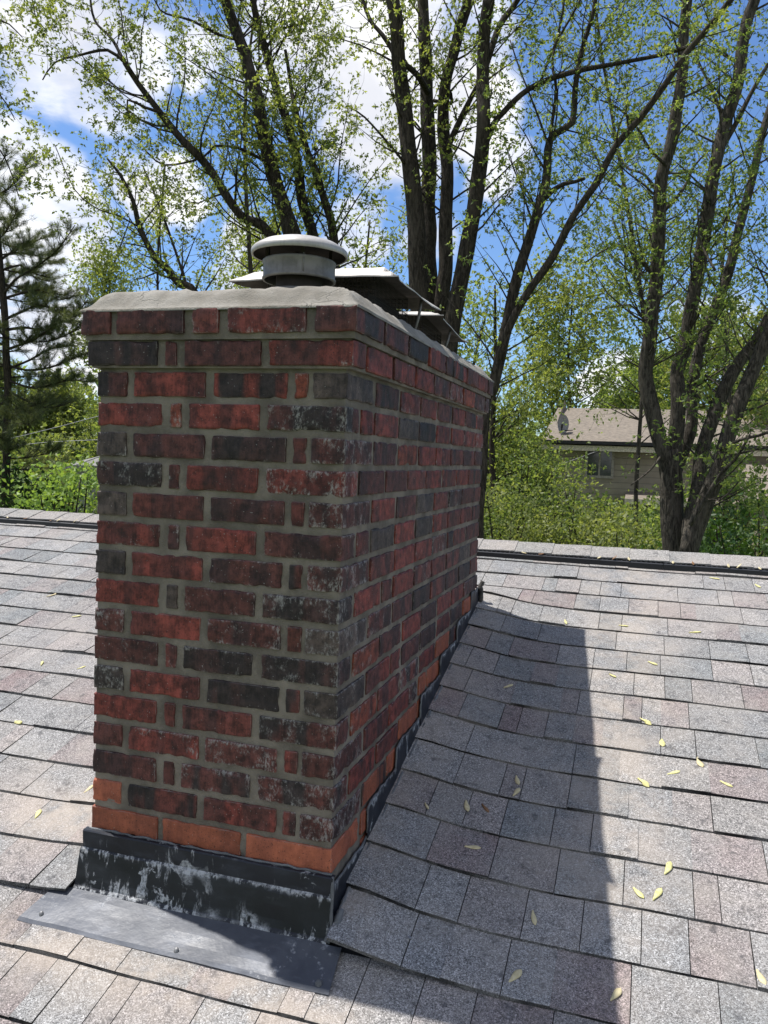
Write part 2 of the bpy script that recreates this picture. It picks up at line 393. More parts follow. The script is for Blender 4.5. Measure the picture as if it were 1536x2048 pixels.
M_LEAFD = mat_leaf('dark_leaf', (0.020, 0.048, 0.012), (0.055, 0.105, 0.022), 0.35)
M_LEAFL = mat_leaf('pale_bush_leaf', (0.15, 0.24, 0.055), (0.27, 0.37, 0.10), 0.4)
M_NEEDLE = mat_leaf('pine_needle', (0.055, 0.072, 0.032), (0.16, 0.18, 0.085), 0.32, 0.3)

# ------------------------------------------------------------------ roof geometry (courses)
Z0, SL = -1.95, 0.2845
ROWY0, ROWP = 28.35, 2.09
def sm(a, b, x):
    t = min(1.0, max(0.0, (x - a) / (b - a))); return t * t * (3 - 2 * t)
NOLIFT = False
def lift(x, y):
    h = 0.0
    if NOLIFT: return 0.05 * noise.noise(Vector((x * 0.13, y * 0.17, 3.3)))
    if x > -0.5: h = 0.62 * math.exp(-(max(x, 0) / 2.6) ** 1.6) * sm(-1.12, -1.0, y) * (1 - sm(24.0, 27.0, y))
    elif x < -8.5: h = 0.30 * math.exp(-(max(-8.95 - x, 0) / 2.4) ** 1.6) * sm(-1.12, -1.0, y) * (1 - sm(24.0, 27.0, y))
    h += 0.05 * noise.noise(Vector((x * 0.13, y * 0.17, 3.3)))
    return h
def rplane(x, y): return Z0 + SL * y + lift(x, y)
NRM = Vector((0, -SL, 1)).normalized()
TH = 0.10
def edge_wob(x, row): return 0.045 * noise.noise(Vector((x * 0.45, row * 7.7, 0))) + 0.018 * noise.noise(Vector((x * 2.3, row * 3.1, 5)))
def row_of(y):
    return math.floor((ROWY0 - y) / ROWP) + 1      # row k has its lower edge at ROWY0 - k*ROWP
def surf(x, y):
    """walking surface of the shingles"""
    k = row_of(y); e = ROWY0 - k * ROWP
    return rplane(x, y) + TH * (1 - (y - e) / 2.45)

house = thing('house', 'low-pitched house roof of grey and mauve asphalt shingles in the foreground, carrying the brick chimney', 'house', (0, 0, 0))
XL, XR = -80.0, 44.0
TABC = [((0.228, 0.226, 0.222), 6), ((0.195, 0.198, 0.200), 4), ((0.208, 0.180, 0.174), 3), ((0.246, 0.236, 0.226), 5), ((0.198, 0.160, 0.155), 2), ((0.180, 0.187, 0.188), 3), ((0.236, 0.216, 0.206), 4)]
tabpool = [c for c, n_ in TABC for _ in range(n_)]
TV = []; TF = []; TC = []; TD = []
def dustf(x, y):
    d = math.exp(-((x + 11.5) ** 2 / 14 + (y - 2.5) ** 2 / 2.2)) * 0.9
    d = max(d, 0.75 * math.exp(-((y + 2.9) ** 2 / 1.1)) * (1 if -12 < x < 2 else 0))
    d = max(d, 0.55 * math.exp(-((x - 8.2) ** 2 / 6)) * sm(-6, 6, y))
    d = max(d, 0.5 * math.exp(-(max(x, 0) / 1.5) ** 2) * (1 if x > 0 and 0 < y < 24 else 0))
    return d
def tab(x0, x1, k, col, th, thick2=0.0):
    global NOLIFT
    NOLIFT = k > 14
    e = ROWY0 - k * ROWP
    nx = max(2, int((x1 - x0) / 0.7) + 1); b = len(TV)
    top = min(2.45, 31.6 - e)
    ys = [0.0, 0.06, 0.5, 1.1, 1.8, top]
    for i in range(nx):
        x = x0 + (x1 - x0) * i / (nx - 1)
        w_ = edge_wob(x, k)
        curl = max(0.0, noise.noise(Vector((x * 0.33, k * 5.1, 9)))) * 0.09
        for j, dy in enumerate([0.0] + ys):
            y = e + dy + (w_ if dy < 1 else 0) - thick2 * 0.12 * (1 if dy < .5 else 0)
            z = rplane(x, y) + (th + thick2 + (curl * (1 - dy) if dy < 1 else 0)) * (1 - dy / 2.45) + 0.006
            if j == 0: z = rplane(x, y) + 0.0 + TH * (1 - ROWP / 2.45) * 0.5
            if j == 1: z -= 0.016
            TV.append((x * U, y * U, z * U)); TC.append(col if j else (0.006, 0.006, 0.006)); TD.append(dustf(x, y) if j else 0)  # near-black lower edge: asphalt colour with the row's shadow line painted in
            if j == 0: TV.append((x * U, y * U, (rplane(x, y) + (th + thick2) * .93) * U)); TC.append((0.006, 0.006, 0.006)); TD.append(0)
    n = len(ys) + 2
    for i in range(nx - 1):
        for j in range(n - 1):
            if j == 1: continue
            a = b + i * n + j; TF.append((a, a + n, a + n + 1, a + 1))
    for s_, i in ((0, 0), (1, nx - 1)):                       # side skirts
        bb = len(TV); o_ = b + i * n
        for j in range(2, n):
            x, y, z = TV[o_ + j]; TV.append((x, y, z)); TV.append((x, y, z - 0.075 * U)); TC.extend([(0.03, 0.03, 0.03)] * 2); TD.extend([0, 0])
        for j in range(n - 3):
            a = bb + 2 * j; q = (a, a + 2, a + 3, a + 1); TF.append(q if s_ == 0 else q[::-1])
def fill_row(xa, xb, k):
    x = xa; col = rnd.choice(tabpool)
    while x < xb:
        wdt = rnd.choice([1.2, 1.4, 1.6, 1.8, 2.0, 2.2, 2.4, 0.8])
        x1 = min(xb, x + wdt)
        if xb - x1 < 0.8: x1 = xb
        col = rnd.choice(tabpool); f = rnd.uniform(0.88, 1.12)
        gap = 0.030 if rnd.random() < 0.75 else 0.0
        tab(x, x1 - gap, k, tuple(c * f for c in col), TH * rnd.uniform(0.85, 1.15), 0.045 if rnd.random() < 0.3 else 0.0)
        x = x1
for k in range(-1, 21):
    e = ROWY0 - k * ROWP
    if e > 22.5 or e + ROWP < 0.3 and k > 14: fill_row(XL - (k % 3) * 1.1, XR, k)
    elif k == 14: fill_row(XL, -9.30, k); fill_row(0.25, XR, k)
    else: fill_row(XL - (k % 3) * 1.1, -9.02, k); fill_row(0.10, XR, k)
NOLIFT = False
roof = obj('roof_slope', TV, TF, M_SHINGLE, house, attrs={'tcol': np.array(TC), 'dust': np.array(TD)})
# roof deck under the shingles, rear slope and walls
M_FELT = simple('roofing_felt', (0.018, 0.018, 0.019), 0.95)
mb = MB()
def q4(mb, a, b, c, d): mb.add([tuple(x * U for x in p) for p in (a, b, c, d)], [(0, 1, 2, 3)])
EY = ROWY0 - 20 * ROWP
def deck(y, dz=-0.05): return Z0 + SL * y + dz
for xa, xb, ya, yb in ((XL, -8.9, EY, 31), (0.05, XR, EY, 31), (-8.9, 0.05, EY, 0.0), (-8.9, 0.05, 22.8, 31)):
    q4(mb, (xa, ya, deck(ya)), (xb, ya, deck(ya)), (xb, yb, deck(yb)), (xa, yb, deck(yb)))
mb.build('roof_deck', M_FELT, house)
RIDY, RIDZ = 33.0, 7.92
mb = MB(); ye = 80.0
zb = RIDZ - 0.55
rv = [(XL * U, RIDY * U, zb * U), (XR * U, RIDY * U, zb * U), (XR * U, ye * U, (zb - SL * (ye - RIDY)) * U), (XL * U, ye * U, (zb - SL * (ye - RIDY)) * U)]
mb.add(rv, [(0, 1, 2, 3)], tcol=(0.19, 0.185, 0.18, 1), dust=0.0)
mb.build('rear_slope', M_SHINGLE, house)
M_SIDING = simple('cream_siding', (0.45, 0.42, 0.36), 0.7)
mb = MB(); GZ = -3.95
mb.box((XL * U + .4, EY * U + .5, GZ), (XR * U - .4, EY * U + .62, (deck(EY) - .6) * U))
mb.box((XL * U + .4, ye * U - .6, GZ), (XR * U - .4, ye * U - .48, (zb - SL * (ye - RIDY) - 0.2) * U))
for xx in (XL * U + .4, XR * U - .52):
    mb.add([(xx, EY * U + .62, GZ), (xx, ye * U - .6, GZ), (xx, ye * U - .6, (zb - SL * (ye - RIDY)) * U - .05), (xx, RIDY * U, zb * U - .05), (xx, EY * U + .62, deck(EY) * U - .05)], [(0, 1, 2, 3, 4)])
mb.build('wall', M_SIDING, house)
# ridge vent: black strip with louvred baffle, then ridge cap shingles
mb = MB()
def xslab(mb, prof, xa, xb, **at):
    n = len(prof); V = [(xa * U, y * U, z * U) for y, z in prof] + [(xb * U, y * U, z * U) for y, z in prof]
    F = [(i, (i + 1) % n, n + (i + 1) % n, n + i) for i in range(n)] + [tuple(range(n - 1, -1, -1)), tuple(range(n, 2 * n))]
    mb.add(V, F, **at)
def vz(y): return Z0 + SL * y
x = XL + .3
while x < XR - .4:                                             # vent comes in 4-foot lengths
    x1 = min(XR - .3, x + 18.0)
    dz = rnd.uniform(-0.02, 0.03)
    xslab(mb, [(30.70, vz(30.7) + .08), (30.72, vz(30.7) + .42 + dz), (30.86, vz(30.86) + .42 + dz), (30.90, vz(30.9) + .16), (31.25, vz(31.25) + .16), (31.3, vz(31.3) + .40), (32.9, vz(32.9) + .30), (33, 6.9)], x, x1 - 0.04)
    x = x1
xx = XL + .4
while xx < XR - .5:
    mb.box((xx * U, 30.88 * U, (vz(30.9) + .12) * U), ((xx + .09) * U, 31.28 * U, (vz(31.1) + .36) * U)); xx += 0.30
mb.build('ridge_vent', M_VENT, house)
CV = MB(); x = XL; i = 0
while x < XR:
    wd = 2.45; col = rnd.choice([(0.22, 0.215, 0.20), (0.25, 0.24, 0.225), (0.20, 0.20, 0.19), (0.235, 0.22, 0.205)])
    x1 = min(x + wd, XR)
    n_ = 5
    for s_ in (-1, 1):
        V = []
        for ii in range(n_):
            xx = x - 0.35 + (x1 - x + 0.35) * ii / (n_ - 1)
            li = 0.055 * (ii / (n_ - 1))
            for yy in (0.0, 0.55, 1.2, 1.86):
                yw = yy + (0.03 * noise.noise(Vector((xx, s_, 0))) if yy > 1.5 else 0)
                z = RIDZ - 0.05 - SL * yy - 0.03 * max(0, 1 - yy * 2) + li + 0.025 * noise.noise(Vector((xx * 0.2, 1, 1)))
                V.append((xx * U, (RIDY + s_ * yw) * U, z * U))
        m0 = len(V)
        for ii in range(n_):
            p = V[ii * 4 + 3]; V.append((p[0], p[1], p[2] - 0.07 * U))
        for j in range(4):
            p = V[(n_ - 1) * 4 + j]; V.append((p[0], p[1], p[2] - 0.06 * U))
        F = grid_faces(n_, 4, flip=(s_ < 0))
        for ii in range(n_ - 1): F.append((ii * 4 + 3, ii * 4 + 7, m0 + ii + 1, m0 + ii))
        for j in range(3): F.append(((n_ - 1) * 4 + j, (n_ - 1) * 4 + j + 1, m0 + n_ + j + 1, m0 + n_ + j))
        CV.add(V, F, tcol=(*col, 1), dust=0.15)
    x = x1; i += 1
CV.build('ridge_cap', M_SHINGLE, house)

# ------------------------------------------------------------------ chimney
W, D = 8.95, 22.73
chim = thing('brick_chimney', 'tall chimney of red, maroon and black bricks with corbelled top courses and a cement crown', 'chimney', (0, 0, Z0 * U))
COL = {'R': ((0.155, 0.034, 0.025), (0.080, 0.022, 0.018)), 'D': ((0.082, 0.027, 0.022), (0.040, 0.018, 0.017)), 'K': ((0.027, 0.019, 0.018), (0.050, 0.024, 0.021)),
       'M': ((0.112, 0.031, 0.024), (0.052, 0.021, 0.019)), 'O': ((0.29, 0.085, 0.043), (0.23, 0.068, 0.037)), 'G': ((0.066, 0.048, 0.040), (0.042, 0.031, 0.028)), 'r': ((0.17, 0.040, 0.022), (0.085, 0.026, 0.019))}
BV = []; BF = []; BA = {'bcol': [], 'bcol2': [], 'brnd': [], 'edge': [], 'eff': []}
def brick(a, b, kind, eff=None):
    a = list(a); b = list(b)
    jit = [rnd.uniform(-0.022, 0.022) for _ in range(4)]
    a[1] += jit[0]; b[0] += jit[1]; a[2] += jit[2] * 0.6; b[2] += jit[3] * 0.6
    r = 0.045
    def ticks(lo, hi, step):
        n = max(1, int((hi - lo - 0.2) / step)); mid = [lo + 0.1 + (hi - lo - 0.2) * i / n for i in range(n + 1)]
        return [lo, lo + 0.02, lo + 0.055] + mid + [hi - 0.055, hi - 0.02, hi]
    xs = ticks(a[0], b[0], 0.17); ys = ticks(a[1], b[1], 0.17); zs = ticks(a[2], b[2], 0.12)
    f = rnd.uniform(0.82, 1.2); c1, c2 = COL[kind]
    if rnd.random() < 0.12: c2 = COL['K'][0]
    if rnd.random() < 0.10 and kind in 'DMK': c2 = COL['R'][0]
    br = rnd.random(); ef = (rnd.random() ** 3 if eff is None else eff); sd_ = rnd.uniform(0, 50)
    if kind == 'O': ef = -1.0
    c1 = tuple(c * f for c in c1); c2 = tuple(c * f for c in c2)
    idx = {}
    base = len(BV)
    def vert(x, y, z):
        key = (round(x, 4), round(y, 4), round(z, 4))
        if key in idx: return idx[key]
        p = Vector((x, y, z)); q = Vector((min(max(x, a[0] + r), b[0] - r), min(max(y, a[1] + r), b[1] - r), min(max(z, a[2] + r), b[2] - r)))
        d = p - q
        ds = sorted([min(x - a[0], b[0] - x), min(y - a[1], b[1] - y), min(z - a[2], b[2] - z)])
        if d.length > 1e-6:
            n = d.normalized(); p = q + n * r
            chip = max(0.0, noise.noise(Vector((x * 2.6 + sd_, y * 2.6, z * 3.1))) - 0.12) * 0.20 * math.exp(-ds[1] / 0.09)
            p -= n * chip
            p += n * (0.022 * noise.noise(Vector((x * 1.4, y * 1.4 + sd_, z * 2.5))) + 0.014 * noise.noise(Vector((x * 5 + sd_, y * 5, z * 4))))
        idx[key] = len(BV)
        BV.append((p.x * U, p.y * U, p.z * U)); BA['bcol'].append((*c1, 1)); BA['bcol2'].append((*c2, 1)); BA['brnd'].append(br); BA['eff'].append(ef)
        BA['edge'].append(math.exp(-ds[1] / 0.07))
        return idx[key]
    def face(us, vs, fn, flip):
        for i in range(len(us) - 1):
            for j in range(len(vs) - 1):
                q = [vert(*fn(us[i], vs[j])), vert(*fn(us[i + 1], vs[j])), vert(*fn(us[i + 1], vs[j + 1])), vert(*fn(us[i], vs[j + 1]))]
                BF.append(tuple(q[::-1] if flip else q))
    face(xs, zs, lambda u, v: (u, a[1], v), False); face(xs, zs, lambda u, v: (u, b[1], v), True)
    face(ys, zs, lambda u, v: (b[0], u, v), False); face(ys, zs, lambda u, v: (a[0], u, v), True)
    face(xs, ys, lambda u, v: (u, v, b[2]), False); face(xs, ys, lambda u, v: (u, v, a[2]), True)
FRONT = ["DDMRD", "KDDD", "DRKrG", "RrRD", "GDKMD", "KMRR", "GMDMD", "RMRD", "GRDDD", "RGDK", "DRDrG", "DMKK", "GRKMG", "RMMD", "DRDDD", "DDDD", "OMDMD", "OOO"]
layA = [(-8.95, -7.80), (-7.54, -4.88), (-4.60, -1.99), (-1.76, -1.30), (-1.14, 0)]
layB = [(-8.95, -6.46), (-6.17, -5.76), (-5.48, -2.94), (-2.66, 0)]
layT = [(-8.95, -7.93), (-7.70, -5.40), (-5.12, -4.27), (-3.99, -1.53), (-1.25, 0)]
layO = [(-8.95, -6.32), (-6.16, -3.20), (-3.02, 0)]
SIDEP = "RRRRRMMMMDDDDDKKGr"
MB_M = MB()
BH, BT = 0.795, 1.32
def grid_box(mb, a, b, step=0.35, amp=0.02, skip_bottom=True):
    """mortar body with softly uneven faces"""
    def tk(lo, hi): 
        n = max(1, int((hi - lo) / step)); return [lo + (hi - lo) * i / n for i in range(n + 1)]
    xs, ys, zs = tk(a[0], b[0]), tk(a[1], b[1]), tk(a[2], b[2])
    def put(us, vs, fn, nrm, flip):
        V = []
        for u in us:
            for v in vs:
                p = Vector(fn(u, v)); d = amp * noise.noise(p * 1.3) + amp * 0.5 * noise.noise(p * 4.1)
                edge = (u in (us[0], us[-1])) or (v in (vs[0], vs[-1]))
                if not edge: p = p + Vector(nrm) * d
                V.append(tuple(p * U))
        mb.add(V, grid_faces(len(us), len(vs), flip=flip))
    put(xs, zs, lambda u, v: (u, a[1], v), (0, -1, 0), False); put(xs, zs, lambda u, v: (u, b[1], v), (0, 1, 0), True)
    put(ys, zs, lambda u, v: (b[0], u, v), (1, 0, 0), False); put(ys, zs, lambda u, v: (a[0], u, v), (-1, 0, 0), True)
    put(xs, ys, lambda u, v: (u, v, b[2]), (0, 0, 1), False); put(xs, ys, lambda u, v: (u, v, a[2]), (0, 0, -1), True)
for ci in range(-0, 20):
    z = 17 - ci
    ov = {0: 0.40, 1: 0.23}.get(ci, 0.0)
    if ci > 17: kinds = None
    typeA = (ci % 2 == 0)
    lay = layO if ci == 17 else (layA if typeA else layB)
    if ci == 0: lay = layT
    sx = (W + 2 * ov) / W
    fx = lambda v: ov + v * sx
    z0, z1 = z + 0.0, z + BH
    if ci == 0: z1 = 17.80
    kinds = FRONT[ci] if ci < 18 else "O" * len(lay)
    rowoff = rnd.uniform(-0.012, 0.012)
    # front face
    if z1 > 0:
        for n_, (u0, u1) in enumerate(lay):
            kd = kinds[n_]
            xa, xb = fx(u0), fx(u1)
            last = n_ == len(lay) - 1; first = n_ == 0
            dep = BT
            if last: dep = 2.70 if lay in (layA, layT) else (2.6 if lay is layO else 1.22)
            if first: dep = 2.70 if lay in (layA, layT) else 1.22
            brick((xa, -ov + rnd.uniform(-.012, .012), z0), (xb, -ov + dep, z1), kd, rnd.uniform(.45, 1.1) if (last and ci > 2) else None)
    # right, left and back faces
    for side in (0, 1):
        y = (3.0 if (lay in (layA, layT)) else 1.5) - ov if lay is not layO else 2.9
        yend = D + ov
        while y < yend - 0.3:
            y1 = min(y + 2.70, yend)
            if rnd.random() < 0.08 and y1 < yend - 3: y1 = y + 1.2
            if yend - y1 < 0.9: y1 = yend
            rz = rplane(0.1, y)
            if z1 > rz - 0.3:
                above = z0 - rplane(0.1, y + 1.2)
                kd = 'O' if (above < 1.30 and rnd.random() < 0.85) else rnd.choice(SIDEP)
                if side == 0: brick((ov - BT, y, z0), (ov + rnd.uniform(-.012, .012), y1, z1), kd)
                else: brick((-W - ov, y, z0), (-W - ov + BT, y1, z1), kd)
            y = y1 + 0.25
    x = -W - ov + BT + .25
    if z1 > 4.0:
        while x < ov - BT - .25:
            x1 = min(x + 2.7, ov - BT - .2)
            brick((x, D + ov - BT, z0), (x1, D + ov, z1), rnd.choice(SIDEP)); x = x1 + .27
BVn = np.array(BV)
bw = obj('brickwork', BVn, BF, M_BRICK, chim, smooth=True, attrs={k: np.array(v) for k, v in BA.items()})
grid_box(MB_M, (-W + .07, 0.07, -4.6), (-0.07, D - .07, 16.0), 0.4, 0.035)
grid_box(MB_M, (-W - .23 + .10, -.23 + .10, 15.93), (.23 - .10, D + .23 - .10, 16.93), 0.4, 0.02)
grid_box(MB_M, (-W - .40 + .12, -.40 + .12, 16.82), (.40 - .12, D + .40 - .12, 17.78), 0.4, 0.02)
MB_M.build('mortar', M_MORTAR, chim)
# cement crown
mb = MB()
def crown_h(d):      # height above 17.78 by distance from the edge
    return 0.03 + 0.70 * sm(0, 1, min(1, d / 0.85)) ** 0.8 + 0.10 * min(1.0, max(0, d - 0.85) / 3.2)
ex0, ex1, ey0, ey1 = -W - .41, .41, -.41, D + .41
def dense(lo, hi):
    a = [0, .03, .12, .22, .34, .46, .6, .75, .9, 1.1, 1.4]
    m = int((hi - lo - 2.8) / 0.22)
    return [lo + v for v in a] + [lo + 1.4 + (hi - lo - 2.8) * i / m for i in range(1, m)] + [hi - v for v in a[::-1]]
xs, ys = dense(ex0, ex1), dense(ey0, ey1)
V = []
for x in xs:
    for y in ys:
        d = min(x - ex0, ex1 - x, y - ey0, ey1 - y)
        # let the side bevels be a touch steeper than the front one
        h = crown_h(d)
        nzv = 0.08 * noise.noise(Vector((x * .8, y * .8, 0))) + 0.085 * noise.noise(Vector((x * 2.1, y * 2.6, 4))) + 0.04 * noise.noise(Vector((x * 7, y * 7, 8)))
        f = min(1, d / 0.3)
        wob = 0.05 * noise.noise(Vector((x * 1.1, y * 1.1, 20)))
        px_, py_ = x, y
        if d < 0.6:
            if d == x - ex0 or d == ex1 - x: px_ += wob * (1 if d > 0 else .5)
            else: py_ += wob * (1 if d > 0 else .5)
        V.append((px_ * U, py_ * U, (17.78 + h + nzv * f) * U))
F = grid_faces(len(xs), len(ys))
mb.add(V, F)
nx_, ny_ = len(xs), len(ys)
per = [i * ny_ for i in range(nx_)] + [(nx_ - 1) * ny_ + j for j in range(1, ny_)] + [i * ny_ + ny_ - 1 for i in range(nx_ - 2, -1, -1)] + [j for j in range(ny_ - 2, 0, -1)]
lowV = [(V[i][0], V[i][1], 17.72 * U) for i in per]
b0 = len(mb.V); mb.V.extend(lowV); n_ = len(per)
for i in range(n_): mb.F.append((b0 + i, b0 + (i + 1) % n_, per[(i + 1) % n_], per[i]))
mb.build('cement_crown', M_CROWN, chim, smooth=True)

# ---- apron flashing on the down-slope face
def sheet(name, rows, mat, parent, thick=0.035, smooth=False, ck=None):
    """rows: list of polylines [(x,y,z)...] in courses, all same length -> folded sheet with thickness"""
    m_, n_ = len(rows), len(rows[0]); V = []
    P = [[Vector(p) for p in r] for r in rows]
    N = [[None] * n_ for _ in range(m_)]
    for i in range(m_):
        for j in range(n_):
            du = P[min(i + 1, m_ - 1)][j] - P[max(i - 1, 0)][j]; dv = P[i][min(j + 1, n_ - 1)] - P[i][max(j - 1, 0)]
            nn = du.cross(dv); N[i][j] = nn.normalized() if nn.length > 1e-9 else Vector((0, 0, 1))
    for s_ in (0, 1):
        for i in range(m_):
            for j in range(n_): V.append(tuple((P[i][j] - N[i][j] * thick * s_) * U))
    k = m_ * n_; F = grid_faces(m_, n_) + grid_faces(m_, n_, k, True)
    for i in range(m_ - 1):
        F.append((i * n_, k + i * n_, k + (i + 1) * n_, (i + 1) * n_)); F.append((i * n_ + n_ - 1, (i + 1) * n_ + n_ - 1, k + (i + 1) * n_ + n_ - 1, k + i * n_ + n_ - 1))
    for j in range(n_ - 1):
        F.append((j, j + 1, k + j + 1, k + j)); a = (m_ - 1) * n_ + j; F.append((a, k + a, k + a + 1, a + 1))
    return obj(name, V, F, mat, parent, smooth=smooth, attrs={'ck': np.tile(np.array(ck, dtype=float), 2 * m_)} if ck else None)
def wav(x, s, a, o=0): return a * noise.noise(Vector((x * s, o, 1.7)))
NX = 46
xsA = [-9.22 + (9.38) * i / (NX - 1) for i in range(NX)]
# wall piece: from the fold at its top edge down to the roof
rows = []
for x in xsA:
    rows.append([(x, -0.20 + wav(x, .5, .02), -0.60 + wav(x, .7, .03)), (x, -0.27 + wav(x, .5, .02, 2), -0.66 + wav(x, .7, .03)), (x, -0.30 + wav(x, .9, .03, 4), -0.8), (x - .02, -0.36 + wav(x, .9, .04, 4), -1.15), (x - .04, -0.43 + wav(x, .8, .04, 6), -1.6), (x - .05, -0.48, -1.85), (x - .06, -0.53, Z0 + SL * -.53 + .20), (x - .06, -0.57, Z0 + SL * -.57 + .15)])
rows = [[r_[j] for j in range(len(r_))] for r_ in rows]
af = sheet('apron_upstand', rows, M_UPSTAND, chim, -0.03, ck=[1, 1, .35, .25, .4, .75, 1, 1])
rows = []
for i in range(NX):
    x = -9.14 + 9.28 * i / (NX - 1)
    rows.append([(x, 0.01, 0.02 + wav(x, .8, .015, 3)), (x, -0.20, 0.01 + wav(x, .8, .015, 3)), (x, -0.23 + wav(x, .5, .02, 9), -0.03), (x, -0.22 + wav(x, .6, .02, 1), -0.35), (x, -0.20, -0.62 + wav(x, 1.3, .02, 8)), (x, -0.19, -0.66)])
cf = sheet('counter_flashing', rows, M_FLASH, chim, -0.03, ck=[.2, .2, 0, 0, .2, .6])
rows = []
for i in range(NX):
    t_ = i / (NX - 1)
    row = []
    for s_ in (0.0, 0.04, .2, .45, .7, .93, 1.0):
        x0_, x1_ = -9.95 - .3 * s_, 0.62 + .2 * s_
        x = x0_ + (x1_ - x0_) * t_
        y = -0.56 - 1.58 * s_ + wav(x, 1.3, .02, 5) * s_
        z = Z0 + SL * y + 0.155 + wav(x, .5, .035, s_ * 2) + (0.05 if s_ > .95 else 0) * -1
        row.append((x, y, z))
    rows.append(row)
ap = sheet('apron_skirt', rows, M_APRON, chim, -0.035, ck=[.4, .25, .15, .2, .15, .0, -.2])
# fold line bead between upstand and skirt, split edge
# nails with sealant blobs
def blob(c, r, h, n=14, sd_=0):
    V = []; F = []
    for i, (a_, hh) in enumerate(((1.0, 0), (.86, .55), (.5, .9), (0.05, 1.0))):
        for k in range(n):
            an = 2 * math.pi * k / n; rr = r * a_ * (1 + 0.16 * noise.noise(Vector((math.cos(an) * 1.5 + sd_, math.sin(an) * 1.5, i * .4))))
            V.append((c[0] + rr * math.cos(an), c[1] + rr * math.sin(an), c[2] + h * hh + SL * rr * math.sin(an)))
    for i in range(3):
        for k in range(n): F.append((i * n + k, i * n + (k + 1) % n, (i + 1) * n + (k + 1) % n, (i + 1) * n + k))
    F.append(tuple(3 * n + k for k in range(n)))
    return V, F
M_NAIL = mat_metal('nail_zinc', (0.30, 0.30, 0.30), 0.45, 0.5, 0.6)
for nx0, ny0, rr in ((-9.55, -1.80, .075), (-4.35, -1.95, .08), (0.42, -1.92, .11)):
    z = Z0 + SL * ny0 + .17
    V, F = blob((nx0 * U, ny0 * U, z * U), rr * U, 0.10 * U, sd_=nx0)
    obj('nail_head', V, F, M_NAIL if rr < .1 else M_SEAL, chim, smooth=True)
# sealant bead between brick and counter flashing and along the wall corner
def bead(mb, pts, r, n=7, sd_=0.0):
    P = []; R = []
    for i in range(len(pts) - 1):
        a, b = Vector(pts[i]), Vector(pts[i + 1]); m_ = max(1, int((b - a).length / 0.09))
        for k in range(m_): P.append(a + (b - a) * k / m_)
    P.append(Vector(pts[-1]))
    PP = []
    for i, p in enumerate(P):
        q = p + Vector((0.02 * noise.noise(p * 2.1), 0.05 * noise.noise(p * 2.7 + Vector((3, 1, 0))), 0.06 * noise.noise(p * 2.3)))
        PP.append(q * U); R.append(r * U * (0.75 + 0.9 * abs(noise.noise(p * 3.1 + Vector((sd_, 0, 0))))))
    mb.tube(PP, R, n)
mb = MB()
bead(mb, [(-9.0, -0.06, .03), (-4.5, -.06, .02), (0.05, -.06, .04)], 0.045)
bead(mb, [(0.12, -.16, .03), (0.16, -.26, -.7), (0.18, -.36, -1.3), (0.16, -.46, -1.95)], 0.05)
bead(mb, [(0.30, -.45, -1.6), (0.34, -.2, -1.35), (0.36, 0.1, -1.1)], 0.11)
mb.build('sealant_bead', M_SEAL, chim, smooth=True)
# step flashing up both flanks
def flank(sgn, x0):
    ys0 = -0.2; k = 0
    while ys0 < D + 0.1:
        y0, y1 = ys0, min(ys0 + 3.62, D + .25)
        r0 = rplane(x0, y0); out = 0.05 + 0.014 * (k % 2); X_ = x0 + sgn * out
        n_ = 12; rows = []
        for i in range(n_):
            t_ = i / (n_ - 1); y = y0 + (y1 - y0) * t_
            zb_ = rplane(x0, y) - 0.12
            zt = r0 + (1.30 if k else .98) + 0.05 * noise.noise(Vector((y * 1.6, k, 0))) - (.14 if t_ < .05 else 0) + .10 * t_
            zt = max(zt, zb_ + .22)
            bow = 0.03 * noise.noise(Vector((y, 3, k)))
            rows.append([(X_ + sgn * 0.0, y, zt), (X_ + sgn * .02 + bow, y, zt * .6 + zb_ * .4), (X_ + sgn * .04, y, zb_ + .12), (X_ + sgn * .12, y, zb_)])
        sheet('step_flashing', rows, M_FLASH, chim, 0.03 * sgn, ck=[.8, -.3, -.3, .3])
        mb = MB()
        pts = [(X_ + sgn * .02, y0 + .02, rows[0][0][2] - .85), (X_ + sgn * .02, y0, rows[0][0][2])] + [(X_, r_[0][1], r_[0][2]) for r_ in rows[1:]]
        bead(mb, pts, 0.042, sd_=k)
        mb.build('step_sealant', M_SEAL, chim, smooth=True)
        ys0 += 3.52; k += 1
flank(1, 0.0); flank(-1, -W)
mb = MB()       # smeared sealant at the shingle junction
bead(mb, [(0.22, y, rplane(0.22, y) + .0) for y in np.linspace(-0.9, 22.6, 24)], 0.06, 6, 4.0)
mb.build('junction_sealant', M_SEAL, chim, smooth=True)
# crumbled sealant and flashing end standing at the rear corner
mb = MB()
bead(mb, [(0.15, D + .1, 4.6), (0.25, D + .2, 5.4), (0.18, D + .15, 6.1), (0.3, D + .25, 6.35)], 0.16, 7, 2)
bead(mb, [(-W - .2, D + .3, 4.9), (-4, D + .35, 4.95), (0.2, D + .3, 4.9)], 0.1, 7, 2)
mb.build('corner_sealant', simple('old_roof_tar', (0.06, 0.055, 0.05), 0.9, 0, .6, 60, .8), chim, smooth=True)

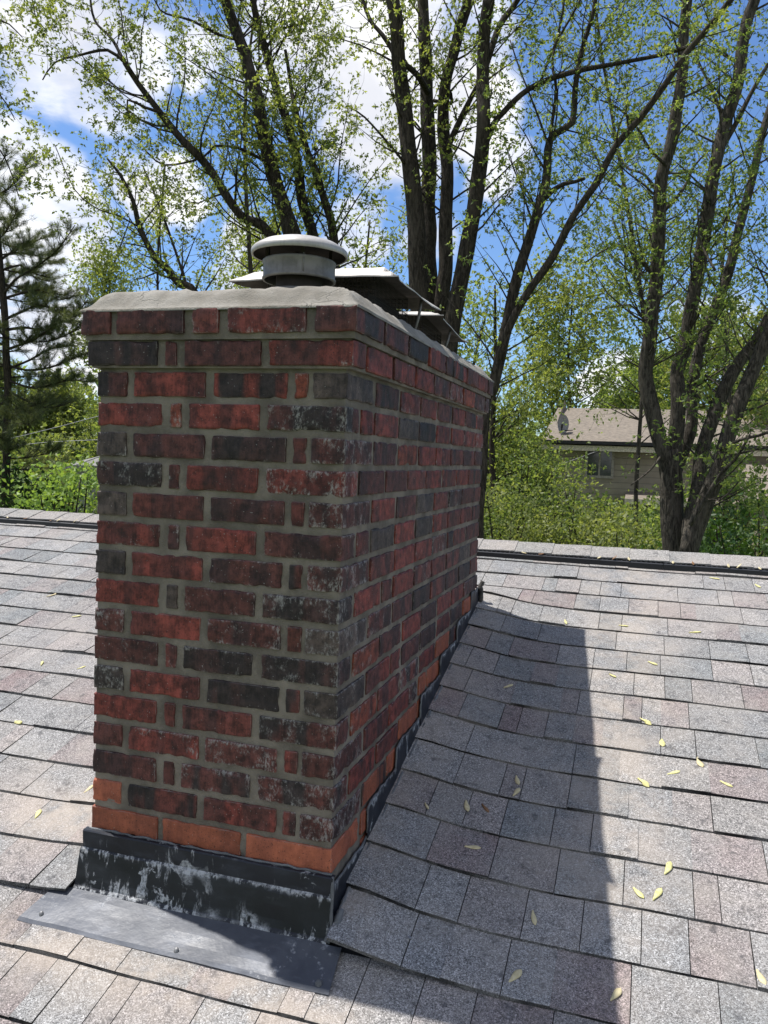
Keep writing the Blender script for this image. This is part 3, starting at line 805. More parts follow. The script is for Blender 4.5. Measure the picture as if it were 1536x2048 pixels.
# ------------------------------------------------------------------ flue caps
cx, cy = -3.03, 3.05
rc = thing('flue_cap', 'round weathered metal flue cap with domed lid, at the near end of the chimney top', 'chimney cap', (cx * U, cy * U, 18.6 * U), 'metal caps on the chimney')
mb = MB(); mb.lathe((cx * U, cy * U, 0), [(0.80 * U, 18.2 * U), (0.80 * U, 19.9 * U), (.76 * U, 19.9 * U), (.76 * U, 18.2 * U)], 40); mb.build('inner_pipe', M_SOOT_SHADE, rc, smooth=True)
mb = MB(); mb.lathe((cx * U, cy * U, 0), [(r_ * U, z_ * U) for r_, z_ in ((1.20, 19.26), (1.27, 19.27), (1.28, 19.34), (1.245, 19.38), (1.245, 19.82), (1.275, 19.86), (1.275, 19.92), (1.24, 19.95), (1.19, 19.94), (1.19, 19.3), (1.20, 19.26))], 56)
mb.tube([((cx + 0.62) * U, (cy - 1.09) * U, 19.38 * U), ((cx + 0.62) * U, (cy - 1.09) * U, 20.0 * U)], 0.02 * U, 6)
mb.build('collar', M_GALV, rc, smooth=True)
mb = MB()
mb.lathe((cx * U, cy * U, 0), [(r_ * U, z_ * U) for r_, z_ in ((1.60, 20.12), (1.64, 20.10), (1.67, 20.12), (1.68, 20.20), (1.665, 20.29), (1.62, 20.33), (1.60, 20.36), (1.50, 20.43), (1.47, 20.44), (1.30, 20.54), (1.0, 20.63), (.6, 20.70), (0.02, 20.73))], 64)
mb.build('domed_lid', M_LID, rc, smooth=True)
mb = MB(); mb.lathe((cx * U, cy * U, 0), [(r_ * U, z_ * U) for r_, z_ in ((1.60, 20.12), (1.58, 20.30), (1.45, 20.40), (1.1, 20.52), (.6, 20.62), (0.02, 20.65))], 64); mb.build('lid_underside', M_SOOT_SHADE, rc, smooth=True)  # coloured dark to stand in for shade under the lid
for k in range(4):
    an = k * math.pi / 2 + 0.5; mb = MB()
    p = (cx + 1.1 * math.cos(an), cy + 1.1 * math.sin(an))
    mb.box(((p[0] - .06) * U, (p[1] - .06) * U, 19.85 * U), ((p[0] + .06) * U, (p[1] + .06) * U, 20.52 * U))
    mb.build('lid_bracket', M_SOOT_SHADE, rc)
mb = MB(); mb.lathe((cx * U, cy * U, 0), [(r_ * U, z_ * U) for r_, z_ in ((1.5, 18.50), (1.35, 18.78), (1.05, 18.92), (.82, 18.95))], 40); mb.build('storm_collar', simple('grey_caulk', (0.12, 0.115, 0.105), .9, 0, .4, 50, .6), rc, smooth=True)
def sheet_cap(name, label, x0, x1, y0, y1, z, tilt, hgt, arch, legs):
    t_ = thing(name, label, 'chimney cap', ((x0 + x1) / 2 * U, (y0 + y1) / 2 * U, 18.7 * U), 'metal caps on the chimney')
    tk = [0, .04, .085, .12, .2, .3, .4, .5, .6, .7, .8, .88, .915, .96, 1]; n_ = len(tk); V = []
    for i in range(n_):
        for j in range(n_):
            u, v = tk[i], tk[j]
            x = x0 + (x1 - x0) * u; y = y0 + (y1 - y0) * v
            d = min(u, 1 - u, v, 1 - v) * 2
            de = min((u if u < .5 else 1 - u) * (x1 - x0), (v if v < .5 else 1 - v) * (y1 - y0)); zz = z + tilt * v + hgt * min(1, de / .55)  + .12 * min(1, de / 3)
            # edges bow up between the corners which droop as flared tips
            cu, cv = 4 * u * (1 - u), 4 * v * (1 - v)
            if d < 0.30: zz += arch * (1 - d / .30) * (cu if (v < .15 or v > .85) else cv)
            corner = (1 - cu) * (1 - cv)
            x += (0.30 if u > .5 else -0.30) * corner ** 2; y += (0.15 if v > .5 else -0.15) * corner ** 2
            zz += 0.03 * noise.noise(Vector((x, y, 2)))
            V.append(Vector((x, y, zz)))
    m2 = n_ * n_
    VV = [tuple(p * U) for p in V] + [tuple((p - Vector((0, 0, .05))) * U) for p in V]
    F = grid_faces(n_, n_)
    obj('lid_underside', VV[m2:], grid_faces(n_, n_, 0, True), M_CAPUNDER, t_)  # underside shade is put into its darker metal colour
    for i in range(n_ - 1):
        for a_, b_ in ((i, i + 1), ((n_ - 1) * n_ + i, (n_ - 1) * n_ + i + 1), (i * n_, (i + 1) * n_), (i * n_ + n_ - 1, (i + 1) * n_ + n_ - 1)):
            F.append((a_, b_, b_ + m2, a_ + m2))
    obj('lid', VV, F, M_CAPMETAL, t_, smooth=False)
    # drip fold below the lid
    mb = MB(); ix0, ix1, iy0, iy1 = x0 + .95, x1 - .95, y0 + .85, y1 - .85
    def wire(a, b, r=.016): mb.tube([Vector(a) * U, Vector(b) * U], r * U, 4, False)
    zb_, zt_ = 18.55, z + .12 + hgt * .45
    for s_ in np.arange(ix0, ix1 + .01, .17):
        for yy, tz in ((iy0, 0), (iy1, tilt)): wire((s_, yy, zb_), (s_, yy, zt_ + tz))
    for s_ in np.arange(iy0, iy1 + .01, .17):
        for xx in (ix0, ix1): wire((xx, s_, zb_), (xx, s_, zt_ + tilt * (s_ - y0) / (y1 - y0)))
    zz = zb_
    while zz < zt_ + min(0, tilt):
        wire((ix0, iy0, zz), (ix1, iy0, zz)); wire((ix0, iy1, zz), (ix1, iy1, zz)); wire((ix0, iy0, zz), (ix0, iy1, zz)); wire((ix1, iy0, zz), (ix1, iy1, zz)); zz += .17
    mb.build('mesh_screen', M_DARKIRON, t_)
    for (a_, b_) in legs:
        mb = MB(); mb.tube([Vector(a_) * U, (Vector(a_) * .5 + Vector(b_) * .5 + Vector((.05, 0, .04))) * U, Vector(b_) * U], .065 * U, 6)
        mb.build('strap', M_GALV, t_, smooth=True)
    mb = MB()   # clay flue tile under the cap
    for (a_, b_) in (((ix0 + .35, iy0 + .35), (ix1 - .35, iy0 + .6)), ((ix0 + .35, iy1 - .6), (ix1 - .35, iy1 - .35)), ((ix0 + .35, iy0 + .6), (ix0 + .6, iy1 - .6)), ((ix1 - .6, iy0 + .6), (ix1 - .35, iy1 - .6))):
        mb.box((a_[0] * U, a_[1] * U, 18.3 * U), (b_[0] * U, b_[1] * U, (z - .25 + min(0, tilt)) * U))
    mb.build('flue_tile', M_SOOT_SHADE, t_)
sheet_cap('flue_cap', 'wide rectangular sheet-metal cap over black mesh, between the round cap and the rear cap', -6.95, -0.55, 6.0, 12.4, 20.02, -.05, .42, .10,
          [((-0.75, 11.0, 20.1), (-0.95, 10.7, 18.6)), ((-6.7, 8, 20.1), (-6.5, 8, 18.6))])
sheet_cap('flue_cap', 'smaller rectangular sheet-metal cap at the rear end of the chimney top, lid sloping away', -6.6, -0.75, 14.1, 19.6, 19.98, -.42, .30, .10,
          [((-0.95, 17.5, 19.8), (-1.2, 17.2, 18.6))])

# ------------------------------------------------------------------ maple seeds
M_SEED = mat_leaf('fresh_samara', (0.56, 0.54, 0.22), (0.74, 0.69, 0.36), 0.2)
M_SEEDT = mat_leaf('tan_samara', (0.56, 0.48, 0.28), (0.68, 0.60, 0.38), 0.2)
M_SEEDB = mat_leaf('brown_samara', (0.22, 0.12, 0.06), (0.30, 0.17, 0.09), 0.2)
def roof_hit(px, py):
    o = CAM; d = ray(px, py); t0 = 1.0
    n = np.array([0, -SL, 1.0]); t_ = (Z0 + .06 - n @ o) / (n @ d)
    for _ in range(6):
        p = o + d * t_; t_ += (surf(p[0], p[1]) - p[2]) / (d[2] - SL * d[1])
    return o + d * t_
SEEDS = [  # px, py, image angle of the long axis, width factor, colour, label
 (1305, 1328, 20, .8, 'g', "maple seed on sunlit shingles, just up the roof from the small green seed"),
 (1225, 1353, 25, .6, 'g', "small green maple seed just right of the chimney shadow, upper half of the roof"),
 (1017, 1374, -20, .8, 't', "only maple seed lying in the upper half of the chimney shadow"),
 (1290, 1443, 22, .8, 'g', "maple seed lying on a shingle edge, directly above the upright oval seed"),
 (1324, 1487, 80, 1.2, 'g', "short oval maple seed standing upright on the sunlit shingles"),
 (1399, 1528, 55, 1.2, 't', "long pale maple seed with dark shadow, its tip over a shingle edge"),
 (1347, 1548, -15, .8, 'g', "maple seed lying level just left of the long pale seed"),
 (1286, 1565, 30, .9, 'g', "maple seed resting on a shingle edge, left of the level seed"),
 (1452, 1570, 25, .7, 'g', "maple seed on a mauve shingle near the roof's right side"),
 (1034, 1562, 75, .9, 't', "upper one of the two touching seeds in the chimney shadow"),
 (1033, 1586, -50, .9, 't', "lower one of the two touching seeds in the chimney shadow"),
 (933, 1613, 80, 1.0, 't', "plump tan maple seed upright in shadow, left of the red-tipped seed"),
 (970, 1618, 50, .7, 'b', "reddish brown maple seed in the shadow, beside the plump tan seed"),
 (945, 1697, 5, .9, 't', "tan maple seed lying level in shadow, nearest seed below the plump one"),
 (1336, 1741, -60, 1.0, 'g', "bright maple seed over a shingle edge, top of the group of three in the sun"),
 (1276, 1788, 45, .9, 'g', "long maple seed, left one of the V-shaped pair in the sun"),
 (1315, 1791, -55, 1.0, 'g', "stubby maple seed, right one of the V-shaped pair in the sun"),
 (1067, 1837, 80, .8, 't', "curled, nibbled tan maple seed in the lower part of the shadow"),
 (1031, 1955, -45, 1.1, 't', "broad tan maple seed in shadow, left of the seed lying on the shadow's edge"),
 (1521, 1957, 60, 1.0, 't', "pinkish maple seed at the lower right edge of the roof"),
 (1232, 1992, -50, 1.0, 't', "pale maple seed right on the shadow's edge near the bottom"),
 (1131, 1245, 80, .7, 'g', "yellow maple seed at the upper edge of the chimney shadow"),
 (1247, 1253, 5, .6, 'g', "tiny yellow maple seed high on the sunlit roof, right of the shadow's top"),
 (1390, 1266, -3, .7, 'g', "level maple seed high on the grey shingles, third course below the ridge"),
 (1429, 1158, 8, .7, 'g', "thin green maple seed just below the ridge vent"),
 (1515, 1173, 30, .8, 'g', "bright yellow maple seed below the ridge vent at the right edge"),
 (853, 1614, 60, .5, 't', "small brown seed in the shadow close to the step flashing"),
 (76, 1630, -60, 1.0, 'g', "pale maple seed left of the chimney base, on the sunny side"),
 (84, 1328, -70, .7, 'g', "small upright maple seed on the roof left of the chimney"),
 (103, 1192, -15, .7, 't', "tan maple seed far up the roof left of the chimney"),
 (153, 1234, -8, .8, 'g', "pale level maple seed next to the chimney's left edge"),
 (163, 1337, -20, .6, 'g', "thin maple seed touching the shingle edge beside the chimney's left side"),
 (36, 1445, 5, .6, 'g', "small maple seed on the light dust patch left of the chimney"),
 (178, 1580, -40, .8, 't', "maple seed tucked against the lowest bricks on the chimney's left"),
]
for px_, py_, ang, wf, cc, lab in SEEDS:
    p = roof_hit(px_, py_)
    # direction on the roof matching the image angle
    a = math.radians(ang); q = roof_hit(px_ + 6 * math.cos(a), py_ + 6 * math.sin(a))
    dr = Vector(q - p); dr.z = 0; dr.normalize()
    sd_ = Vector((-dr.y, dr.x, 0))
    Ls = 0.0205 * rnd.uniform(.88, 1.1) * (0.55 if wf <= .5 else .8 if wf <= .6 else 1); Ws = 0.0072 * wf; V = []; n_ = 11
    for i in range(n_):
        t_ = i / (n_ - 1) * 2 - 1
        wd = Ws * max(0.14, (1 - abs(t_) ** 4.5)) * (0.42 + 0.58 * sm(-.9, .35, t_)) * (1.0 if t_ > -.62 else 1.35)
        bend = 0.0025 * (1 - t_ * t_) * (1 if rnd.random() < 2 else 0)
        for s_ in (-1, -.4, .4, 1):
            c = Vector(p) * U + dr * (t_ * Ls) + sd_ * (s_ * wd + 0.15 * Ws * t_ * t_)
            z = (surf(c.x / U, c.y / U) * U) + 0.0016 + bend + 0.0012 * (1 - s_ * s_) + 0.0012 * max(0, t_) + (0.0022 * math.exp(-((t_ + .78) / .16) ** 2) * (1 - .5 * s_ * s_))
            V.append((c.x, c.y, z))
    m2 = len(V); V2 = V + [(a_[0], a_[1], a_[2] - 0.0007) for a_ in V]
    F = grid_faces(n_, 4, flip=False) + grid_faces(n_, 4, m2, True)
    for i in range(n_ - 1): F += [(i * 4, m2 + i * 4, m2 + i * 4 + 4, i * 4 + 4), (i * 4 + 3, i * 4 + 7, m2 + i * 4 + 7, m2 + i * 4 + 3)]
    o = obj('maple_seed', V2, F, {'g': M_SEED, 't': M_SEEDT, 'b': M_SEEDB}[cc], None, loc=Vector(p) * U, smooth=True, attrs={'rnd': nr.random(len(V2))})
    tag(o, lab, 'maple seed', 'maple seeds scattered on the shingles')
# dry seeds caught in the ridge vent
VENT = [(1048, 1102), (1082, 1104), (1198, 1115), (1229, 1114), (1258, 1119), (1346, 1125), (1386, 1131), (1457, 1134), (1478, 1136), (1520, 1138), (14, 1024), (50, 1030), (100, 1031), (116, 1030), (150, 1034)]
for i, (px_, py_) in enumerate(VENT):
    d = ray(px_, py_); t_ = (30.78 - CAM[1]) / d[1]; p = CAM + d * t_; p[2] = Z0 + SL * 30.78 + .44
    an = rnd.uniform(0, 3.1); V = []; n_ = 6; up = rnd.uniform(.1, .9)
    for k in range(n_):
        t2 = k / (n_ - 1) * 2 - 1; wd = .0055 * max(.15, 1 - t2 * t2)
        for s_ in (-1, 0, 1):
            V.append((p[0] * U + math.cos(an) * t2 * .012 + s_ * wd * -math.sin(an), p[1] * U + .004 + math.sin(an) * t2 * .006 + s_ * wd * .5 * math.cos(an), p[2] * U + .004 + up * .010 * (t2 + 1) + .002 * (1 - s_ * s_)))
    m2 = len(V); V2 = V + [(a_[0], a_[1], a_[2] - .0008) for a_ in V]
    F = grid_faces(n_, 3) + grid_faces(n_, 3, m2, True)
    o = obj('dry_leaf', V2, F, M_SEEDB if px_ in (1082, 1229, 1386, 50, 100) else M_SEEDT, None, loc=Vector(p) * U, smooth=True, attrs={'rnd': nr.random(len(V2))})
    hue = 'reddish brown' if px_ in (1082, 1229, 1386, 50, 100) else 'pale tan'; right = px_ > 500
    order = ('first', 'second', 'third', 'fourth', 'fifth', 'sixth', 'seventh', 'eighth', 'ninth', 'tenth')[sorted(v[0] for v in VENT if (v[0] > 500) == right).index(px_)]
    tag(o, f'{hue} leaf scrap in the ridge vent, {order} one ' + ('to the right of the chimney' if right else 'from the left edge'), 'dry leaf', 'leaf scraps caught in the ridge vent')
# a loose roofing nail in the shadow
p = roof_hit(818, 1877)
mb = MB(); mb.lathe((0, 0, 0), [(.0001, .003), (.0045, .0028), (.005, .0018), (.0045, .0010), (.0015, .0008), (.0015, -.004)], 14)
V = [(v[0] + p[0] * U, v[1] + p[1] * U, v[2] + p[2] * U) for v in mb.V]
tag(obj('roofing_nail', V, mb.F, M_NAIL, None, loc=Vector(p) * U, smooth=True), 'exposed roofing nail head in the shadowed shingles near the flashing corner', 'nail')

# ------------------------------------------------------------------ vegetation
def limb_pts(path, Y0, Y1=None, jit=0.0):
    """path: [(px,py)] -> 3D polyline with its own depth run"""
    Y1 = Y0 if Y1 is None else Y1; n_ = len(path); out = []
    for i, (a, b) in enumerate(path):
        t_ = i / (n_ - 1); out.append(Vector(at(a, b, Y0 + (Y1 - Y0) * t_ + (jit * noise.noise(Vector((i * .7, Y0, 0))) if 0 < i < n_ - 1 else 0))))
    return out
def resample(P, R, step):
    Q = []; RR = []
    for i in range(len(P) - 1):
        p0, p1, p2, p3 = P[max(i - 1, 0)], P[i], P[i + 1], P[min(i + 2, len(P) - 1)]
        m_ = max(2, int((p2 - p1).length / step))
        for k in range(m_):
            t_ = k / m_
            q = 0.5 * ((2 * p1) + (p2 - p0) * t_ + (2 * p0 - 5 * p1 + 4 * p2 - p3) * t_ * t_ + (3 * p1 - p0 - 3 * p2 + p3) * t_ ** 3)
            Q.append(q); RR.append(R[i] + (R[i + 1] - R[i]) * t_)
    Q.append(P[-1]); RR.append(R[-1]); return Q, RR
def rdir(): 
    v = Vector((rnd.gauss(0, 1), rnd.gauss(0, 1), rnd.gauss(0, 1))); return v.normalized()
class Tree:
    def __init__(s, name, label, cat, base, bark, leafmat, group=None):
        s.root = thing(name, label, cat, base, group); s.wood = MB(); s.P = []; s.bark = bark; s.lm = leafmat
        s.base = Vector(base); s.K = 1.0; s.E = .45; s.DN = 1.5
    def limb(s, pts, r0, r1, n=10, step=.12, rough=.12):
        m_ = len(pts); R = [r0 + (r1 - r0) * i / (m_ - 1) for i in range(m_)]
        Q, RR = resample(pts, R, step)
        Q2 = []
        for q, r in zip(Q, RR):
            Q2.append(q + Vector((noise.noise(q * 1.7), noise.noise(q * 1.7 + Vector((9, 0, 0))), 0)) * r * .35)
        RR = [r * (1 + rough * noise.noise(q * 3.1 + Vector((0, 5, 0)))) for q, r in zip(Q, RR)]
        s.wood.tube(Q2, RR, n)
        return Q2, RR
    def leafpts(s, a, b, n_, sp):
        n_ = max(1, int(n_ * s.K))
        for _ in range(n_):
            t_ = rnd.random(); s.P.append(a + (b - a) * t_ + Vector((rnd.gauss(0, sp), rnd.gauss(0, sp), rnd.gauss(0, sp))))
    def twig(s, p, d, L, r, leaves, sp):
        k = 3; pts = [p]; q = p.copy(); dd = d.copy()
        for i in range(k):
            dd = (dd + rdir() * .35 + Vector((0, 0, .06))).normalized(); q = q + dd * (L / k); pts.append(q)
        s.wood.tube(pts, [r, r * .8, r * .55, r * .3], 3, False)
        for i in range(1, k + 1):
            s.leafpts(pts[i - 1], pts[i], max(1, int(leaves * (i / (k * 0.6)) / k)), sp)
    def branch(s, p, d, L, r, leaves, tw=.55, dens=3.2, sp=.05, curve=.22, up=.10):
        step = .22; n_ = max(3, int(L / step)); pts = [p]; q = p.copy(); dd = d.copy(); R = [r]
        for i in range(n_):
            dd = (dd + rdir() * curve + Vector((0, 0, up))).normalized(); q = q + dd * (L / n_); pts.append(q); R.append(r * (1 - .8 * (i + 1) / n_))
        s.wood.tube(pts, R, 5 if r > .012 else 4, False)
        acc = rnd.random()
        for i in range(n_):
            if i < n_ * .12: continue
            acc += s.DN * dens * (L / n_)
            while acc > 1:
                acc -= 1; t_ = rnd.random(); pp = pts[i] + (pts[i + 1] - pts[i]) * t_
                td = ((pts[i + 1] - pts[i]).normalized() * .7 + rdir()).normalized()
                s.twig(pp, td, tw * rnd.uniform(.5, 1.2), max(.0022, R[i] * .35), leaves * rnd.uniform(.5, 1.4), sp)
        s.twig(pts[-1], dd, tw * .8, R[-1], leaves, sp)
    def grow(s, Q, RR, start, every, L, leaves, side=1.0, upb=.35, dens=3.2, tw=.5, sp=.05, rmax=.03):
        ln = 0; tot = sum((Q[i + 1] - Q[i]).length for i in range(len(Q) - 1)); nxt = start * tot
        for i in range(len(Q) - 1):
            seg = (Q[i + 1] - Q[i]).length; ln += seg
            while ln > nxt:
                nxt += s.E * every * rnd.uniform(.5, 1.5)
                t_ = (Q[i + 1] - Q[i]).normalized(); v = rdir(); v = (v - t_ * v.dot(t_)).normalized()
                d = (v * side + t_ * .45 + Vector((0, 0, upb))).normalized()
                s.branch(Q[i], d, L * rnd.uniform(.4, 1.35), min(rmax, RR[i] * .3, .017), leaves, tw, dens, sp)
    def finish(s, size=.06, aspect=.5, droop=.3, woodname='trunk', whorl=5):
        P = np.repeat(np.array([tuple(p) for p in s.P]), whorl, 0)
        V, F, rn = leaves_mesh(P, size, aspect, droop)
        obj('crown', V, F, s.lm, s.root, attrs={'rnd': rn})
        s.wood.build(woodname, s.bark, s.root, smooth=True)
        return len(P)
def leaves_mesh(P, size, aspect, droop=.3):
    n_ = len(P)
    d = nr.normal(size=(n_, 3)); d[:, 2] -= droop; d /= np.linalg.norm(d, axis=1)[:, None]
    u = nr.normal(size=(n_, 3)); u -= (u * d).sum(1)[:, None] * d; u /= np.linalg.norm(u, axis=1)[:, None]
    nn = np.cross(d, u)
    S = size * nr.uniform(.55, 1.25, n_)[:, None]; W_ = S * aspect * .5 * nr.uniform(.7, 1.2, n_)[:, None]
    fold = nn * W_ * nr.uniform(.1, .6, n_)[:, None]
    # five-point leaf folded on the midrib: stem end, two shoulders, tip and mid-rib
    a = P; b = P + d * S * .45 + u * W_ + fold; c = P + d * S; e = P + d * S * .45 - u * W_ + fold
    V = np.stack([a, b, c, e], 1).reshape(-1, 3)
    i0 = np.arange(n_) * 4
    F = np.stack([np.stack([i0, i0 + 1, i0 + 2], 1), np.stack([i0, i0 + 2, i0 + 3], 1)], 1).reshape(-1, 3)
    cell = np.floor(P / (size * 5.5) + nr.normal(size=(n_, 3)) * .12)
    hs = np.modf(np.abs(np.sin(cell @ np.array([12.9898, 78.233, 37.719])) * 43758.5453))[0]
    rn = np.repeat(np.clip(hs * .65 + nr.random(n_) * .35, 0, 1), 4)
    return V.astype(np.float32), F, rn
def px_r(wpx, Y, px=800, py=500):
    """radius in metres of a stem wpx photo pixels wide at depth Y"""
    d = ray(px, py); t_ = (Y - CAM[1] * U) / d[1]
    return 0.5 * .80 * wpx * t_ / F_PX
def ground_pt(p): return (p.x, p.y, GZ)
NL = {}
# --- maple behind the round cap, left of centre
Y = 10.5
base = at(690, 1250, Y); base[2] = GZ
T = Tree('maple_tree', 'leaning multi-stemmed maple rising behind the round flue cap, crown filling the upper left', 'tree', tuple(base), M_BARK, M_LEAF, 'maples behind the house'); T.E = .55; T.DN = 1.2
b0 = Vector(base); fork = Vector(at(655, 800, Y))
T.limb([b0, (b0 + fork) / 2 + Vector((.05, 0, 0)), fork], .30, .22, 12)
stems = [([(640, 640), (590, 480), (575, 430), (540, 330), (515, 200), (480, 80), (450, 0), (400, -150), (380, -260)], 42, 20, 0.0, .3),
         ([(660, 640), (630, 490), (605, 400), (590, 300), (560, 200), (530, 100), (505, 0), (490, -120)], 30, 16, .5, .9),
         ([(670, 660), (668, 480), (650, 400), (625, 330), (600, 250), (585, 190), (570, 100)], 24, 9, .3, .8),
         ([(630, 660), (540, 470), (480, 430), (420, 340), (365, 280), (320, 225), (275, 165), (250, 125)], 24, 13, -.2, -1.2)]
for path, w0, w1, dy0, dy1 in stems:
    pts = [fork] + limb_pts(path, Y + dy0, Y + dy1, .25)
    Q, RR = T.limb(pts, px_r(w0 * 1.2, Y), px_r(w1, Y), 10)
    T.grow(Q, RR, .34, .26, 1.35, 11, upb=.25)
l4e = limb_pts([(250, 125), (215, 100), (160, 110), (110, 125), (85, 160)], Y - 1.2, Y - 1.6); Q, RR = T.limb(l4e, px_r(9, Y), px_r(3, Y), 6); T.grow(Q, RR, .1, .2, .7, 12)
l4f = limb_pts([(250, 125), (225, 80), (190, 40), (180, -20), (190, -90)], Y - 1.2, Y - .8); Q, RR = T.limb(l4f, px_r(9, Y), px_r(4, Y), 6); T.grow(Q, RR, .2, .25, .8, 11)
l4g = limb_pts([(540, 330), (500, 305), (470, 295), (430, 292), (405, 315), (330, 330), (290, 300)], Y, Y - .8); Q, RR = T.limb(l4g, px_r(8, Y), px_r(4, Y), 6); T.grow(Q, RR, .2, .3, .8, 11)
l4h = limb_pts([(320, 225), (290, 215), (255, 200), (258, 235)], Y - 1, Y - 1.2); Q, RR = T.limb(l4h, px_r(8, Y), px_r(4, Y), 6); T.grow(Q, RR, .2, .3, .6, 10)
l4i = limb_pts([(480, 80), (440, 70), (380, 40), (320, 20), (300, -40)], Y + .2, Y - .5); Q, RR = T.limb(l4i, px_r(9, Y), px_r(3, Y), 6); T.grow(Q, RR, .1, .22, .9, 12)
l4j = limb_pts([(530, 100), (560, 60), (620, 40), (650, -20)], Y + .9, Y + 1.3); Q, RR = T.limb(l4j, px_r(9, Y), px_r(3, Y), 6); T.grow(Q, RR, .1, .22, .9, 12)
NL['m1'] = T.finish(0.056)
# --- slim young maple lower left
Y = 8.6
base = at(430, 1250, Y); base[2] = GZ
T = Tree('maple_tree', 'slim dark-stemmed young maple behind the chimney top, left of the round flue cap', 'tree', tuple(base), M_BARK, M_LEAF, 'maples behind the house')
pts = [Vector(base)] + limb_pts([(410, 700), (350, 560), (310, 515), (280, 455), (265, 400), (240, 350), (215, 318)], Y, Y - .5)
Q, RR = T.limb(pts, .07, px_r(5, Y), 8); T.grow(Q, RR, .70, .22, .75, 11)
pts = limb_pts([(395, 640), (350, 500), (310, 390), (285, 330)], Y, Y + .6); Q, RR = T.limb(pts, px_r(9, Y), px_r(4, Y), 6); T.grow(Q, RR, .3, .3, .6, 9)
pts = limb_pts([(280, 455), (235, 430), (200, 420), (150, 380), (110, 290)], Y - .3, Y - .9); Q, RR = T.limb(pts, px_r(5, Y), px_r(2, Y), 5); T.grow(Q, RR, .1, .25, .45, 8)
NL['m2'] = T.finish(0.049)
# --- big cluster right behind the caps
Y = 8.4
base = at(868, 1250, Y); base[2] = GZ
T = Tree('maple_tree', 'massive maple with four thick upright trunks close together, directly behind the sheet-metal caps', 'tree', tuple(base), M_BARK, M_LEAF, 'maples behind the house')
fork = Vector(at(866, 900, Y)); T.limb([Vector(base), (Vector(base) + fork) / 2, fork], .40, .30, 14)
stems = [([(846, 700), (835, 540), (828, 400), (812, 250), (800, 130), (785, 0), (772, -120), (765, -260)], 50, 26, -.15, -.4),
         ([(856, 700), (858, 540), (857, 420), (860, 300), (853, 180), (850, 80), (845, 0), (838, -150)], 46, 26, .25, .6),
         ([(878, 700), (886, 560), (893, 430), (893, 330), (887, 250), (892, 170), (920, 60), (945, -20), (970, -140)], 38, 22, .0, .2),
         ([(890, 760), (908, 650), (920, 550), (942, 450), (957, 350), (965, 250), (967, 150), (972, 50), (988, -50), (1000, -180)], 42, 24, -.3, -.6)]
for path, w0, w1, dy0, dy1 in stems:
    pts = [fork] + limb_pts(path, Y + dy0, Y + dy1, .15)
    Q, RR = T.limb(pts, px_r(w0 * 1.05, Y), px_r(w1, Y), 12, rough=.09)
    T.grow(Q, RR, .42, .42, .8, 8, upb=.15, rmax=.015, tw=.4)
for path, w0, w1, dy0, dy1 in [([(965, 300), (985, 250), (1005, 225), (1040, 190), (1080, 165), (1150, 143), (1230, 128), (1330, 108), (1400, 85)], 17, 7, -.4, -1.0),
        ([(970, 140), (985, 90), (1000, 50), (1030, 10), (1060, -40)], 18, 12, -.4, 0), ([(808, 160), (790, 110), (765, 70), (740, 40), (722, -10)], 15, 8, -.3, 0),
        ([(893, 300), (925, 230), (950, 180), (960, 160)], 16, 8, 0, -.3), ([(812, 130), (835, 150), (856, 185)], 14, 16, -.2, .4), ([(1080, 165), (1110, 90), (1150, 20), (1190, -60)], 7, 3, -.5, -.3),
        ([(812, 330), (780, 290), (730, 235), (700, 215)], 7, 3, -.3, -.8), ([(860, 200), (905, 205), (893, 170)], 9, 9, .3, .1)]:
    Q, RR = T.limb(limb_pts(path, Y + dy0, Y + dy1, .08), px_r(w0, Y), px_r(w1, Y), 8, .1); T.grow(Q, RR, .35, .28, .75, 9, upb=.1)
NL['m3'] = T.finish(0.047)
# --- pair of crossing dark stems
Y = 7.6
base = at(950, 1250, Y); base[2] = GZ
T = Tree('maple_tree', 'thin dark maple with crossing slanted stems and a broken stub, right of the four-trunk maple', 'tree', tuple(base), M_BARK, M_LEAF2, 'maples behind the house')
fk = Vector(at(1000, 720, Y))
Q, RR = T.limb([Vector(base)] + limb_pts([(965, 880), (985, 780), (1010, 660), (1040, 540), (1066, 450), (1092, 370), (1095, 300), (1108, 268), (1145, 245), (1150, 180), (1165, 100), (1188, 20), (1200, -60)], Y, Y + .3), .075, px_r(8, Y), 9)
T.grow(Q, RR, .55, .34, .8, 8, rmax=.012)
Q, RR = T.limb(limb_pts([(1000, 720), (1015, 660), (1052, 590), (1100, 520), (1150, 430), (1192, 370), (1232, 290), (1282, 235), (1330, 170), (1372, 105), (1420, 50), (1470, -10)], Y, Y - .7), px_r(20, Y), px_r(11, Y), 8); T.grow(Q, RR, .25, .36, .8, 8, rmax=.012)
T.limb(limb_pts([(1092, 395), (1108, 380), (1130, 368), (1150, 364), (1170, 357)], Y, Y - .2), px_r(14, Y), px_r(7, Y), 7)
Q, RR = T.limb(limb_pts([(1100, 275), (1112, 180), (1105, 120), (1125, 30), (1130, -50)], Y, Y + .4), px_r(9, Y), px_r(5, Y), 6); T.grow(Q, RR, .2, .3, .6, 8)
Q, RR = T.limb(limb_pts([(1100, 300), (1075, 230), (1040, 140), (1020, 80)], Y, Y + .4), px_r(6, Y), px_r(3, Y), 5); T.grow(Q, RR, .2, .3, .6, 8)
Q, RR = T.limb(limb_pts([(1066, 450), (1050, 400), (1030, 330)], Y, Y + .4), px_r(6, Y), px_r(3, Y), 5); T.grow(Q, RR, .2, .3, .6, 8)
NL['m4'] = T.finish(0.045)
